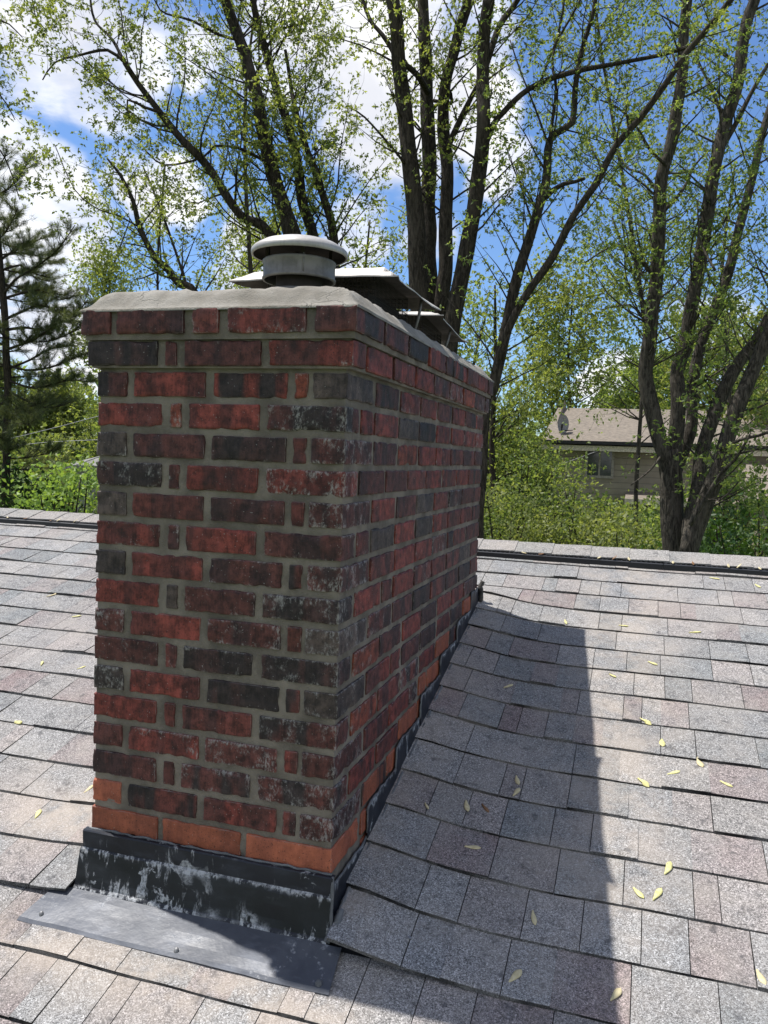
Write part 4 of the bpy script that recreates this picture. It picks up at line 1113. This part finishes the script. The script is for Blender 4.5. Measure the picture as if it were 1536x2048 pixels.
# --- right multi-stem maple
Y = 9.5
base = at(1350, 1330, Y); base[2] = GZ
T = Tree('maple_tree', 'grey-barked maple with three upright trunks forking low, in front of the tan house', 'tree', tuple(base), M_BARK2, M_LEAF2, 'maples behind the house'); T.E = .58; T.DN = 1.25
fk = Vector(at(1344, 960, Y)); T.limb([Vector(base), Vector(at(1350, 1100, Y)), fk, Vector(at(1340, 900, Y))], .20, px_r(34, Y), 14)
for path, w0, w1, dy0, dy1 in [([(1335, 930), (1310, 850), (1295, 760), (1301, 650), (1312, 560), (1318, 450), (1326, 350), (1350, 250), (1364, 150), (1370, 60), (1376, -20), (1380, -150)], 38, 20, 0, -.3),
        ([(1350, 900), (1356, 800), (1356, 740), (1372, 680), (1388, 590), (1412, 450), (1426, 350), (1450, 250), (1480, 150), (1492, 50), (1515, -20), (1540, -150)], 36, 24, .1, .5),
        ([(1358, 930), (1380, 860), (1385, 780), (1402, 690), (1440, 590), (1462, 530), (1482, 450), (1505, 350), (1530, 250), (1560, 150)], 32, 16, .3, 1.0)]:
    Q, RR = T.limb([fk] + limb_pts(path, Y + dy0, Y + dy1, .12), px_r(w0, Y), px_r(w1, Y), 11, rough=.1); T.grow(Q, RR, .22, .30, .85, 9, upb=.15, rmax=.016)
for path, w0, w1, dy0, dy1 in [([(1332, 330), (1300, 300), (1270, 250), (1235, 215), (1200, 200)], 8, 3, -.3, -.8), ([(1310, 560), (1280, 520), (1235, 490), (1170, 525)], 8, 3, -.1, -.6),
        ([(1325, 400), (1290, 350), (1250, 330), (1220, 250)], 8, 3, -.2, .4), ([(1330, 420), (1365, 380), (1390, 330), (1420, 300)], 9, 3, 0, .7), ([(1450, 250), (1420, 170), (1395, 120), (1380, 60)], 9, 4, .5, 1),
        ([(1436, 310), (1470, 250), (1500, 190), (1536, 130), (1570, 90)], 14, 6, .38, .8), ([(1330, 900), (1300, 940), (1262, 970)], 6, 3, 0, -.6), ([(1320, 620), (1290, 640), (1260, 610), (1200, 620)], 6, 2, 0, -.7)]:
    Q, RR = T.limb(limb_pts(path, Y + dy0, Y + dy1, .08), px_r(w0, Y), px_r(w1, Y), 7, .1); T.grow(Q, RR, .2, .28, .75, 9, upb=.1)
NL['m5'] = T.finish(0.049)
# --- far right leaning pair
Y = 8.9
base = at(1385, 1350, Y); base[2] = GZ
T = Tree('maple_tree', 'maple with two thick trunks leaning out of the picture at the right edge', 'tree', tuple(base), M_BARK2, M_LEAF2, 'maples behind the house'); T.E = .58; T.DN = 1.25
fk = Vector(at(1376, 1110, Y)); T.limb([Vector(base), fk], .17, px_r(40, Y), 12)
for path, w0, w1, dy0, dy1 in [([(1392, 1050), (1425, 960), (1455, 870), (1490, 780), (1520, 710), (1560, 620), (1600, 500), (1620, 380)], 38, 26, 0, .3),
        ([(1380, 1060), (1392, 1000), (1405, 900), (1440, 800), (1475, 730), (1520, 670), (1570, 560), (1600, 430)], 34, 24, .4, 1.2)]:
    Q, RR = T.limb([fk] + limb_pts(path, Y + dy0, Y + dy1, .1), px_r(w0 * 1.1, Y), px_r(w1, Y), 12, rough=.1); T.grow(Q, RR, .15, .36, .85, 10, upb=.1, rmax=.016)
for path, w0, w1, dy0, dy1 in [([(1430, 540), (1400, 480), (1395, 400)], 6, 3, 0, .6), ([(1440, 900), (1480, 880), (1536, 865), (1580, 830)], 8, 5, 0, -.4), ([(1420, 960), (1400, 990), (1440, 1000), (1480, 960)], 6, 3, 0, -.4),
         ([(1380, 1050), (1440, 950), (1470, 920), (1500, 870)], 10, 5, -.2, -.6)]:
    Q, RR = T.limb(limb_pts(path, Y + dy0, Y + dy1, .08), px_r(w0, Y), px_r(w1, Y), 7, .1); T.grow(Q, RR, .1, .28, .75, 9, upb=.1)
NL['m6'] = T.finish(0.049)
# --- bough at the far upper left, from a tree outside the frame
Y = 8.0
base = at(-420, 1300, Y); base[2] = GZ
T = Tree('maple_tree', 'maple outside the left edge whose drooping twigs hang into the upper left corner', 'tree', tuple(base), M_BARK, M_LEAF, 'maples behind the house')
Q, RR = T.limb([Vector(base)] + limb_pts([(-400, 700), (-330, 300), (-260, 50), (-200, -150)], Y, Y), .16, .07, 9); T.grow(Q, RR, .6, .5, 1.2, 10)
for path in ([(-330, 250), (-200, 120), (-80, 60), (0, 40), (45, 75)], [(-280, 100), (-150, 0), (-40, -40), (50, -30), (70, 30)], [(-330, 300), (-180, 180), (-60, 150), (0, 190), (30, 240)], [(-350, 450), (-200, 300), (-80, 250), (0, 300), (40, 400)]):
    Q, RR = T.limb(limb_pts(path, Y, Y + .3), .03, .006, 6); T.grow(Q, RR, .4, .2, .45, 10, upb=-.15, tw=.35)
NL['m7'] = T.finish(0.052)
# --- pale background maple right of centre
def bg_tree(label, px_, pyb, pyt, Y, spread, nb, leaves, lm, bark, size, group='trees beyond the back yard', r0=.14, name='deciduous_tree', t0=.22, pxt=None):
    b_ = Vector(at(px_, pyb, Y)); base = Vector((b_.x, b_.y, GZ)); top = Vector(at(px_, pyt, Y)); H = top.z - GZ
    T = Tree(name, label, 'tree', tuple(base), bark, lm, group); T.DN = 1.3
    tp = Vector(at(px_ if pxt is None else pxt, pyt, Y)) - base; tp.z = 0
    pts = [base + tp * t_ ** 1.2 + Vector((0, 0, H * t_)) + Vector((noise.noise(Vector((t_ * 2, px_, 0))), noise.noise(Vector((t_ * 2, px_, 5))), 0)) * .12 * H * t_ for t_ in (0, .2, .4, .6, .8, 1)]
    Q, RR = T.limb(pts, r0, .02, 8, .4)
    for i in range(int(nb * 1.5)):
        t_ = rnd.uniform(t0, .98); k = int(t_ * (len(Q) - 1)); an = rnd.uniform(0, 6.283)
        wdt = spread * (1 - .55 * abs(t_ - .45) / .55)
        d = Vector((math.cos(an), math.sin(an), rnd.uniform(.15, .9))).normalized()
        T.branch(Q[k], d, wdt * rnd.uniform(.6, 1.15), max(.012, RR[k] * .4), leaves, tw=.9, dens=2.2 * (1.2 if spread < 2 else 1), sp=.20, curve=.2)
    return T.finish(size, whorl=3)
NL['b1'] = bg_tree('bright green bushy tree between the dark slanted maple and the tan house', 990, 1050, 570, 17, 1.45, 28, 12, M_LEAF, M_BARK, .10)
NL['b2'] = bg_tree('dense leafy tree right behind the rear end of the chimney', 975, 1050, 620, 20, 2.2, 26, 15, M_LEAF2, M_BARK, .12)
NL['b3'] = bg_tree('tall loose yellow-green tree showing above the left end of the tan house roof', 1150, 1050, 560, 31, 3.6, 34, 18, M_LEAF, M_BARK, .17)
NL['b4'] = bg_tree('yellow-green tree behind the right part of the tan house', 1420, 1050, 690, 36, 4.0, 34, 20, M_LEAF, M_BARK, .20)
NL['b5'] = bg_tree('pale tree at the right edge beyond the leaning trunks', 1560, 1050, 640, 27, 3.4, 30, 18, M_LEAFY, M_BARK, .17)
NL['b6'] = bg_tree('tree with hazy crown showing between pine and chimney', 260, 1000, 440, 26, 3.2, 34, 16, M_LEAF, M_BARK, .14)
NL['b7'] = bg_tree('broad tree hidden low behind the chimney shaft', 520, 1050, 480, 24, 3.4, 40, 17, M_LEAF, M_BARK, .13)
NL['b8'] = bg_tree('tree crown seen behind the caps, between the leaning maple and the four-trunk maple', 740, 1050, 440, 19, 2.6, 34, 14, M_LEAF, M_BARK, .10)
NL['b9'] = bg_tree('distant rounded tree left of the pine trunk', -60, 1000, 760, 42, 5.0, 40, 22, M_LEAFY, M_BARK, .24)
NL['b10'] = bg_tree('distant yellow-green tree right of the pine trunk', 110, 1000, 800, 46, 5.0, 36, 22, M_LEAFY, M_BARK, .24)
NL['b11'] = bg_tree('loose tall tree standing between the two groups of maples at right', 1325, 1050, 430, 15, 1.9, 30, 11, M_LEAF2, M_BARK2, .08, r0=.06, t0=.55, pxt=1225)
NL['b12'] = bg_tree('airy tree crown behind the upper right trunks', 1470, 1050, 330, 17, 2.6, 24, 12, M_LEAF2, M_BARK2, .085, r0=.08, t0=.5)
NL['b13'] = bg_tree('distant dense tree behind the tan house roof ridge', 1290, 1050, 740, 44, 4.8, 30, 20, M_LEAF2, M_BARK, .24)
NL['b14'] = bg_tree('light-crowned tree filling the sky behind the crossing stems', 1390, 1050, -80, 15, 3.0, 32, 11, M_LEAF2, M_BARK2, .07, r0=.07, t0=.55, pxt=1180)
NL['b15'] = bg_tree('light-crowned tree far behind the leaning maple stems', 520, 1050, -60, 16, 3.0, 22, 10, M_LEAF, M_BARK, .075, r0=.10)
NL['b16'] = bg_tree('thin spring tree behind the slim young maple', 330, 1050, 330, 15, 1.9, 26, 9, M_LEAF, M_BARK, .065, r0=.06)
# --- shrubs
def shrub(label, px_, py_top, Y, rx, h, n_, lm, size, name='shrub', group='shrubs behind the ridge', zb=None, clump=.25, nst=9):
    c = Vector(at(px_, py_top, Y)); zt = c.z; zb = GZ if zb is None else zb
    base = Vector((c.x, c.y, zb)); T = Tree(name, label, 'shrub', tuple(base), M_BARK, lm, group)
    H = zt - zb
    ncl = int(n_ / 120); cl = []
    for i in range(ncl):
        an = rnd.uniform(0, 6.283); t_ = rnd.uniform(.12, 1); rr = rx * math.sqrt(max(.05, 1 - (2 * t_ * .92 - .84) ** 2 * .75)) * rnd.uniform(.35, 1.0)
        p = base + Vector((math.cos(an) * rr, math.sin(an) * rr, H * t_ * rnd.uniform(.86, 1.04)))
        cl.append(p)
        for _ in range(120): T.P.append(p + Vector((rnd.gauss(0, clump), rnd.gauss(0, clump), rnd.gauss(0, clump * .55))))
    for i in range(min(ncl, 60)):
        p = cl[i]; s0 = base + Vector((rnd.uniform(-.2, .2), rnd.uniform(-.2, .2), 0)) * rx
        mid = s0 + (p - s0) * .5 + rdir() * .15 * rx + Vector((0, 0, .1 * H))
        T.limb([s0, mid, p], .035, .008, 5, .3)
    return T.finish(size, .7, whorl=1)
NL['s1'] = shrub('wide yellow-green bush right beside the chimney, over the ridge', 1010, 960, 13, 1.5, 0, 13000, M_LEAFY, .075)
NL['s2'] = shrub('twiggy yellow-green bush in front of the tan house window', 1150, 960, 14, 1.7, 0, 14000, M_LEAFY, .075)
NL['s3'] = shrub('golden green bush in front of the porch roof', 1265, 1015, 12.5, 1.3, 0, 11000, M_LEAFY, .07)
NL['s4'] = shrub('dark glossy hedge bush at the lower right edge', 1500, 1000, 12, 1.6, 0, 9500, M_LEAFD, .09)
NL['s5'] = shrub('dark green bush right of the leaning trunks, below the garage', 1425, 1050, 14, 1.3, 0, 6000, M_LEAFD, .09)
NL['s6'] = shrub('tall green bush behind the twiggy one, left of the house corner', 1030, 830, 19, 1.5, 0, 13000, M_LEAFY, .10)
NL['s7'] = shrub('pale bright green bush just over the ridge, left of the chimney', 135, 925, 9.5, 1.25, 0, 9000, M_LEAFL, .085)
NL['s8'] = shrub('dark evergreen bush at the left edge over the ridge', 0, 925, 12.5, 1.7, 0, 9000, M_LEAFD, .09)
NL['s9'] = shrub('yellow-green thicket behind the pine trunk', 60, 870, 24, 4.2, 0, 12000, M_LEAFY, .17, clump=.5)
NL['s10'] = shrub('green bush hidden mostly behind the chimney', 330, 900, 16, 3.0, 0, 9000, M_LEAF2, .13, clump=.4)
NL['s11'] = shrub('leafy bush at the right edge below the leaning trunks', 1600, 960, 17, 2.2, 0, 7000, M_LEAF2, .12)
NL['s13'] = shrub('leafy bush hiding the right part of the tan house wall, behind the leaning trunks', 1425, 880, 16.5, 1.7, 0, 9000, M_LEAF2, .09)
NL['s14'] = shrub('small green tree-like shrub before the left corner of the tan house', 1075, 900, 16, 1.0, 0, 7000, M_LEAF2, .085)
NL['s12'] = shrub('bushy growth beneath the tan house wall', 1200, 985, 19, 2.6, 0, 9000, M_LEAF2, .12)
# --- pine at the left edge
Y = 12.5
base = at(8, 1150, Y); base[2] = GZ
root = thing('pine_tree', 'dark pine with long drooping boughs at the left edge of the picture', 'tree', tuple(base))
wood = MB(); T = Tree.__new__(Tree); T.wood = wood; T.P = []; T.root = root
tr = [Vector(base)] + limb_pts([(12, 900), (15, 800), (10, 650), (-5, 480), (-22, 300), (-35, 150), (-40, 60)], Y, Y)
Q, RR = T.limb(tr, .085, .05, 10, .25)
NP = []; NDv = []; Q0 = Q
def pine_bough(pts, r0):
    Q, RR = T.limb(pts, r0, .008, 6, .14, .2)
    for i in range(len(Q) - 1):
        t_ = i / len(Q)
        if t_ < .22: continue
        d = (Q[i + 1] - Q[i]).normalized()
        for _ in range(3):
            v = rdir(); v.z = v.z * .35 + .12; v = (v + d * .8).normalized(); L = rnd.uniform(.25, .65) * (1.15 - .5 * t_)
            q = Q[i].copy(); pp = [q]
            for k in range(3):
                v = (v + rdir() * .18 + Vector((0, 0, .12))).normalized(); q = q + v * L / 3; pp.append(q)
            wood.tube(pp, [.010, .007, .005, .003], 4, False)
            for k in range(1, 4):
                for _ in range(3 if k > 1 else 1):
                    NP.append(tuple(pp[k - 1] + (pp[k] - pp[k - 1]) * rnd.random())); NDv.append(tuple(v))
for path, dy in [([(12, 700), (40, 690), (70, 678), (110, 650), (150, 628), (175, 600)], -.6), ([(12, 660), (50, 655), (90, 660), (130, 640), (160, 650)], .4), ([(5, 590), (30, 560), (70, 535), (110, 505), (130, 480), (150, 450)], -.5),
                 ([(0, 600), (30, 590), (80, 580), (120, 600), (150, 590)], .6), ([(0, 520), (30, 500), (60, 490), (90, 470)], .8), ([(-40, 430), (-10, 395), (20, 375), (40, 350), (60, 320)], -.5), ([(-60, 380), (-30, 350), (0, 330), (15, 300)], .2),
                 ([(15, 760), (60, 775), (100, 770), (140, 760), (185, 765)], -.4), ([(14, 730), (50, 740), (100, 735), (150, 715), (190, 700)], .3), ([(14, 780), (50, 800), (90, 815), (130, 810)], .5), ([(8, 640), (40, 625), (80, 610), (115, 625), (145, 640)], -1.0),
                 ([(12, 690), (-30, 680), (-80, 660), (-130, 640)], 0), ([(5, 560), (-50, 540), (-110, 520), (-150, 470)], 0), ([(-10, 450), (-60, 420), (-110, 380)], 0), ([(0, 500), (-40, 440), (-60, 400)], -.8), ([(14, 790), (-40, 800), (-90, 790)], 0),
                 ([(10, 740), (60, 720), (95, 700), (150, 690)], 1.2), ([(5, 540), (40, 530), (60, 545), (100, 555)], 1.0), ([(15, 800), (-10, 820), (30, 840), (60, 850)], -1.1), ([(10, 620), (-20, 600), (10, 570), (20, 540)], 1.3)]:
    pine_bough(limb_pts(path, Y, Y + dy), .032)
for i in range(44):
    k = int(rnd.uniform(.26, .72) * (len(Q0) - 1)); an = rnd.uniform(0, 6.283); L = rnd.uniform(.9, 1.7)
    p0 = Q0[k]; pine_bough([p0, p0 + Vector((math.cos(an) * L * .5, math.sin(an) * L * .5, rnd.uniform(-.05, .12))), p0 + Vector((math.cos(an) * L, math.sin(an) * L, rnd.uniform(-.1, .35)))], .018)
P = np.array(NP); Dv = np.array(NDv); K = 27
n_ = len(P); PP = np.repeat(P, K, 0); DD = np.repeat(Dv, K, 0)
d = DD * .75 + nr.normal(size=PP.shape) * .55; d /= np.linalg.norm(d, axis=1)[:, None]
u = nr.normal(size=PP.shape); u -= (u * d).sum(1)[:, None] * d; u /= np.linalg.norm(u, axis=1)[:, None]
Lg = nr.uniform(.07, .12, len(PP))[:, None]; A_ = PP + nr.normal(size=PP.shape) * .022; wN = .0026
V = np.stack([A_ - u * wN, A_ + u * wN, A_ + d * Lg], 1).reshape(-1, 3)
i0 = np.arange(len(PP)) * 3; Fn = np.stack([i0, i0 + 1, i0 + 2], 1)
obj('needles', V, Fn, M_NEEDLE, root, attrs={'rnd': np.repeat(nr.random(len(PP)), 3)})
wood.build('trunk', M_PBARK, root, smooth=True)
NL['pine'] = len(PP)

# ------------------------------------------------------------------ neighbour house
YH = 24.0
def hp(px_, py_): return at(px_, py_, YH)
nh = hp(1300, 960); nh_l, nh_r = hp(1100, 900)[0], hp(1560, 900)[0]
ze = hp(1200, 884)[2]; zr = hp(1200, 818)[2]
nhouse = thing('neighbour_house', 'two-storey tan house with brown shingle roof behind the right-hand trees', 'house', ((nh_l + nh_r) / 2, YH + 4, GZ))
M_TAN = None
m, t, b = material('tan_lap_siding'); v = t.obj(); sp_ = t.new('ShaderNodeSeparateXYZ'); t.put(sp_.inputs[0], v)
fr = t.math('FRACT', t.math('MULTIPLY', sp_.outputs[2], 5.5)); c = t.mix(t.smooth(t.noise(v, 3, 4).outputs[0], .3, .7), (0.27, 0.232, 0.175), (0.33, 0.285, 0.215))
c = t.mix(t.math('MULTIPLY', t.smooth(fr, .84, .96), .6), c, (.10, .085, .065))
t.put(b.inputs['Base Color'], c); b.inputs['Roughness'].default_value = .7
t.put(b.inputs['Normal'], t.bump(fr, 1.0, .02)); M_TAN = m
M_ROOFB = simple('brown_roof_shingle', (0.165, 0.138, 0.108), .95, 0, .22, 9, .6)
M_TRIM = simple('cream_trim', (0.62, 0.55, 0.42), .6)
M_GLASS = simple('dark_window_glass', (0.03, 0.04, 0.045), .08, 0, .3, 3, 0, .8)
mb = MB(); mb.box((nh_l, YH, GZ), (nh_r, YH + 8, ze - .05)); 
mb.add([(nh_l, YH, ze - .05), (nh_l, YH + 8, ze - .05), (nh_l, YH + 4, ze + 1.55)], [(0, 1, 2)]); mb.add([(nh_r, YH, ze - .05), (nh_r, YH + 4, ze + 1.55), (nh_r, YH + 8, ze - .05)], [(0, 1, 2)])
mb.build('wall', M_TAN, nhouse)
rl, rr_ = hp(1086, 884)[0], nh_r + .4; yr_ = YH + 4
zr = at(1200, 817, yr_)[2]
mb = MB(); ov = .45
mb.add([(rl, YH - ov, ze), (rr_, YH - ov, ze), (rr_, yr_, zr), (rl, yr_, zr), (rr_, YH + 8 + ov, ze), (rl, YH + 8 + ov, ze), (rl, YH - ov, ze - .12), (rr_, YH - ov, ze - .12), (rl, YH + 8 + ov, ze - .12), (rr_, YH + 8 + ov, ze - .12)],
       [(0, 1, 2, 3), (3, 2, 4, 5), (6, 8, 9, 7), (0, 3, 5, 8, 6), (1, 7, 9, 4, 2)])
roofo = mb.build('roof', M_ROOFB, nhouse)
mb = MB(); mb.box((rl, YH - ov - .12, ze - .09), (rr_, YH - ov, ze + .01)); mb.build('gutter', simple('dark_gutter', (0.02, 0.018, 0.018), .5), nhouse)
mb = MB(); mb.box((rl, YH - ov + .0, ze - .28), (rr_, YH - ov + .04, ze - .125)); mb.build('fascia', M_TRIM, nhouse)
mb = MB(); mb.tube([(nh_l + .05, YH - .08, ze - .1), (nh_l + .05, YH - .08, GZ)], .035, 6); mb.build('downpipe', simple('dark_pipe', (0.03, 0.028, 0.028), .5), nhouse)
for pa, pb in (((1177, 893), (1222, 952)), ((1222.5, 893), (1232, 925)), ((1420, 900), (1460, 955))):
    a_, b_ = hp(*pa), hp(*pb)
    if b_[0] - a_[0] < .2: continue
    mb = MB()
    for bx_ in (((a_[0] - .07, YH - .05, a_[2]), (b_[0] + .07, YH + .02, a_[2] + .08)), ((a_[0] - .07, YH - .05, b_[2] - .08), (b_[0] + .07, YH + .02, b_[2])), ((a_[0] - .07, YH - .05, b_[2]), (a_[0], YH + .02, a_[2])), ((b_[0], YH - .05, b_[2]), (b_[0] + .07, YH + .02, a_[2])),
                (((a_[0] + b_[0]) / 2 - .025, YH - .045, b_[2]), ((a_[0] + b_[0]) / 2 + .025, YH + .015, a_[2]))): mb.box(*bx_)
    fr_ = mb.build('window', simple('window_frame', (0.30, 0.27, 0.22), .6), nhouse)
    mb = MB(); mb.box((a_[0], YH - .02, b_[2]), (b_[0], YH - .01, a_[2])); g = mb.build('pane', M_GLASS, fr_)
# porch lean-to roof
pl, pr = at(1250, 990, YH - 1.5)[0], at(1512, 990, YH - 1.5)[0]; zp1 = at(1300, 985, YH)[2]; zp0 = at(1300, 1000, YH - 1.6)[2]
mb = MB(); mb.add([(pl, YH - 1.6, zp0), (pr, YH - 1.6, zp0), (pr, YH - .01, zp1), (pl, YH - .01, zp1), (pl, YH - 1.6, zp0 - .16), (pr, YH - 1.6, zp0 - .16), (pr, YH - .01, zp0 - .16), (pl, YH - .01, zp0 - .16)],
       [(0, 1, 2, 3), (4, 7, 6, 5), (0, 4, 5, 1), (0, 3, 7, 4), (1, 5, 6, 2)]); mb.build('porch_roof', M_ROOFB, nhouse)
mb = MB()
for t_ in (0.02, .33, .66, .97): xx = pl + (pr - pl) * t_; mb.box((xx, YH - 1.5, GZ), (xx + .12, YH - 1.38, zp0 - .16))
mb.box((pl, YH - 1.63, zp0 - .14), (pr, YH - 1.6, zp0 + .01)); mb.build('porch_frame', M_TRIM, nhouse)
# satellite dish on its roof
dp = at(1122, 868, YH + .4)
dish = thing('satellite_dish', 'small grey satellite dish on the left end of the tan house roof', 'satellite dish', tuple(dp))
mb = MB(); n_ = 18; V = []
for i in range(6):
    r_ = .30 * i / 5
    for k in range(n_):
        an = 2 * math.pi * k / n_; V.append((dp[0] + r_ * .5 * math.cos(an) + (r_ ** 2) * .6, dp[1] + r_ * .75 * math.cos(an), dp[2] + .30 + r_ * math.sin(an)))
mb.add(V, [(i * n_ + k, i * n_ + (k + 1) % n_, (i + 1) * n_ + (k + 1) % n_, (i + 1) * n_ + k) for i in range(5) for k in range(n_)]); mb.build('reflector', simple('dish_grey', (0.20, 0.20, 0.20), .6), dish, smooth=True)
mb = MB(); mb.tube([(dp[0], dp[1], dp[2] - .15), (dp[0], dp[1], dp[2] + .1), (dp[0] + .03, dp[1], dp[2] + .3)], .03, 6); mb.tube([(dp[0], dp[1], dp[2] + .1), (dp[0] + .35, dp[1] - .1, dp[2] + .12)], .018, 5); mb.build('mast', M_DARKIRON, dish)
# second house at the far right
gp = at(1500, 1000, 20.0)
gh = thing('garage', 'low tan outbuilding with brown roof at the right edge, behind the leaning trunks', 'garage', (at(1560, 1000, 21)[0], 21.0, GZ))
ga, gb = at(1503, 1000, 20)[0], at(1720, 1000, 20)[0]; zg = at(1510, 998, 20)[2]; zg2 = at(1520, 930, 23)[2]
mb = MB(); mb.box((ga + .3, 20.3, GZ), (gb - .3, 25.7, zg - .05)); mb.add([(ga + .3, 20.3, zg - .05), (ga + .3, 25.7, zg - .05), (ga + .3, 23, zg2 - .1)], [(0, 1, 2)]); mb.build('wall', M_TAN, gh)
mb = MB(); mb.add([(ga, 20, zg), (gb, 20, zg), (gb, 23, zg2), (ga, 23, zg2), (gb, 26, zg), (ga, 26, zg), (ga, 20, zg - .14), (gb, 20, zg - .14), (gb, 26, zg - .14), (ga, 26, zg - .14)], [(0, 1, 2, 3), (3, 2, 4, 5), (6, 9, 8, 7), (0, 6, 7, 1), (0, 3, 5, 9, 6), (1, 7, 8, 4, 2)])
mb.build('roof', M_ROOFB, gh)
mb = MB(); mb.box((ga, 19.96, zg - .14), (gb, 19.995, zg - .05)); mb.build('fascia', M_TRIM, gh)
# shed roof at left
sp0 = at(165, 925, 19.0)
sh = thing('shed', 'small building with weathered grey roof beyond the pale bush, left of the chimney', 'shed', (sp0[0] + 1.5, 20.5, GZ))
sa, sb = at(130, 925, 19)[0], at(330, 925, 19)[0]; zs = at(150, 930, 19)[2]; zs2 = at(160, 903, 20.6)[2]
mb = MB(); mb.box((sa + .2, 19.2, GZ), (sb - .2, 22.0, zs - .03)); mb.add([(sa + .2, 19.2, zs - .03), (sa + .2, 22, zs - .03), (sa + .2, 20.6, zs2 - .05)], [(0, 1, 2)]); mb.build('wall', simple('grey_boards', (0.2, .19, .17), .8), sh)
mb = MB(); mb.add([(sa, 19, zs), (sb, 19, zs), (sb, 20.6, zs2), (sa + .5, 20.6, zs2), (sb, 22.2, zs), (sa, 22.2, zs), (sa, 19, zs - .1), (sb, 19, zs - .1), (sb, 22.2, zs - .1), (sa, 22.2, zs - .1)], [(0, 1, 2, 3), (3, 2, 4, 5), (6, 9, 8, 7), (0, 6, 7, 1), (0, 3, 5, 9, 6), (1, 7, 8, 4, 2)])
mb.build('roof', simple('weathered_grey_roof', (0.17, .165, .15), .95, 0, .3, 8), sh)
# overhead service wires
M_WIRE = simple('grey_wire', (0.28, 0.28, 0.27), .5)
WIRES = [([(-60, 895), (60, 868), (195, 833), (420, 770)], 15, 15, 'upper pale overhead wire running between the pine and the chimney'), ([(-60, 900), (60, 888), (140, 882), (420, 872)], 17, 17, 'nearly level overhead wire below the upper one, left of the chimney'),
         ([(-60, 990), (0, 980), (100, 948), (195, 915), (400, 840)], 13, 13, 'lowest overhead wire, passing in front of the dark bush at left'), ([(700, 985), (960, 947), (1040, 945), (1100, 936), (1200, 900)], 20, 23.5, 'overhead wire running from behind the chimney to the tan house')]
for path, ya, yb, lab in WIRES:
    pts = limb_pts(path, ya, yb); Q, RR = resample(pts, [.009] * len(pts), .8)
    mb = MB(); mb.tube(Q, .009, 5); o = mb.build('overhead_wire', M_WIRE, None, loc=Q[0], smooth=True); tag(o, lab, 'cable', 'overhead wires')

# ------------------------------------------------------------------ ground and far tree belt
m, t, b = material('lawn'); v = t.obj()
c = t.mix(t.smooth(t.noise(v, .35, 5).outputs[0], .35, .65), (0.055, 0.095, 0.02), (0.10, 0.135, 0.035)); c = t.mix(t.smooth(t.noise(v, 7, 5).outputs[0], .5, .7), c, (0.035, 0.06, 0.015))
t.put(b.inputs['Base Color'], c); b.inputs['Roughness'].default_value = .95
V = [(-900, -500, GZ), (900, -500, GZ), (900, 1200, GZ), (-900, 1200, GZ)]
tag(obj('ground', V, [(0, 1, 2, 3)], m), 'green lawn and yards beyond the roof', None, None, 'structure')
T = Tree.__new__(Tree); T.wood = MB(); T.P = []
for i in range(620):
    an = rnd.uniform(-1.0, .85) + YAW * -1 + .25; R_ = rnd.uniform(62, 105)
    x_, y_ = math.sin(an) * R_, math.cos(an) * R_
    h_ = rnd.uniform(2, 9.0) ; c = Vector((x_, y_, GZ + h_))
    for _ in range(62): T.P.append(c + Vector((rnd.gauss(0, 1.7), rnd.gauss(0, 1.7), rnd.gauss(0, 1.1))))
V, Fq, rn = leaves_mesh(np.array([tuple(p) for p in T.P]), .65, .8)
tag(obj('treeline', V, Fq, M_LEAF2, None, attrs={'rnd': rn}), 'far belt of yellow-green trees closing the view beyond the yards', None, None, 'stuff')
print('LEAVES', NL, sum(NL.values()))
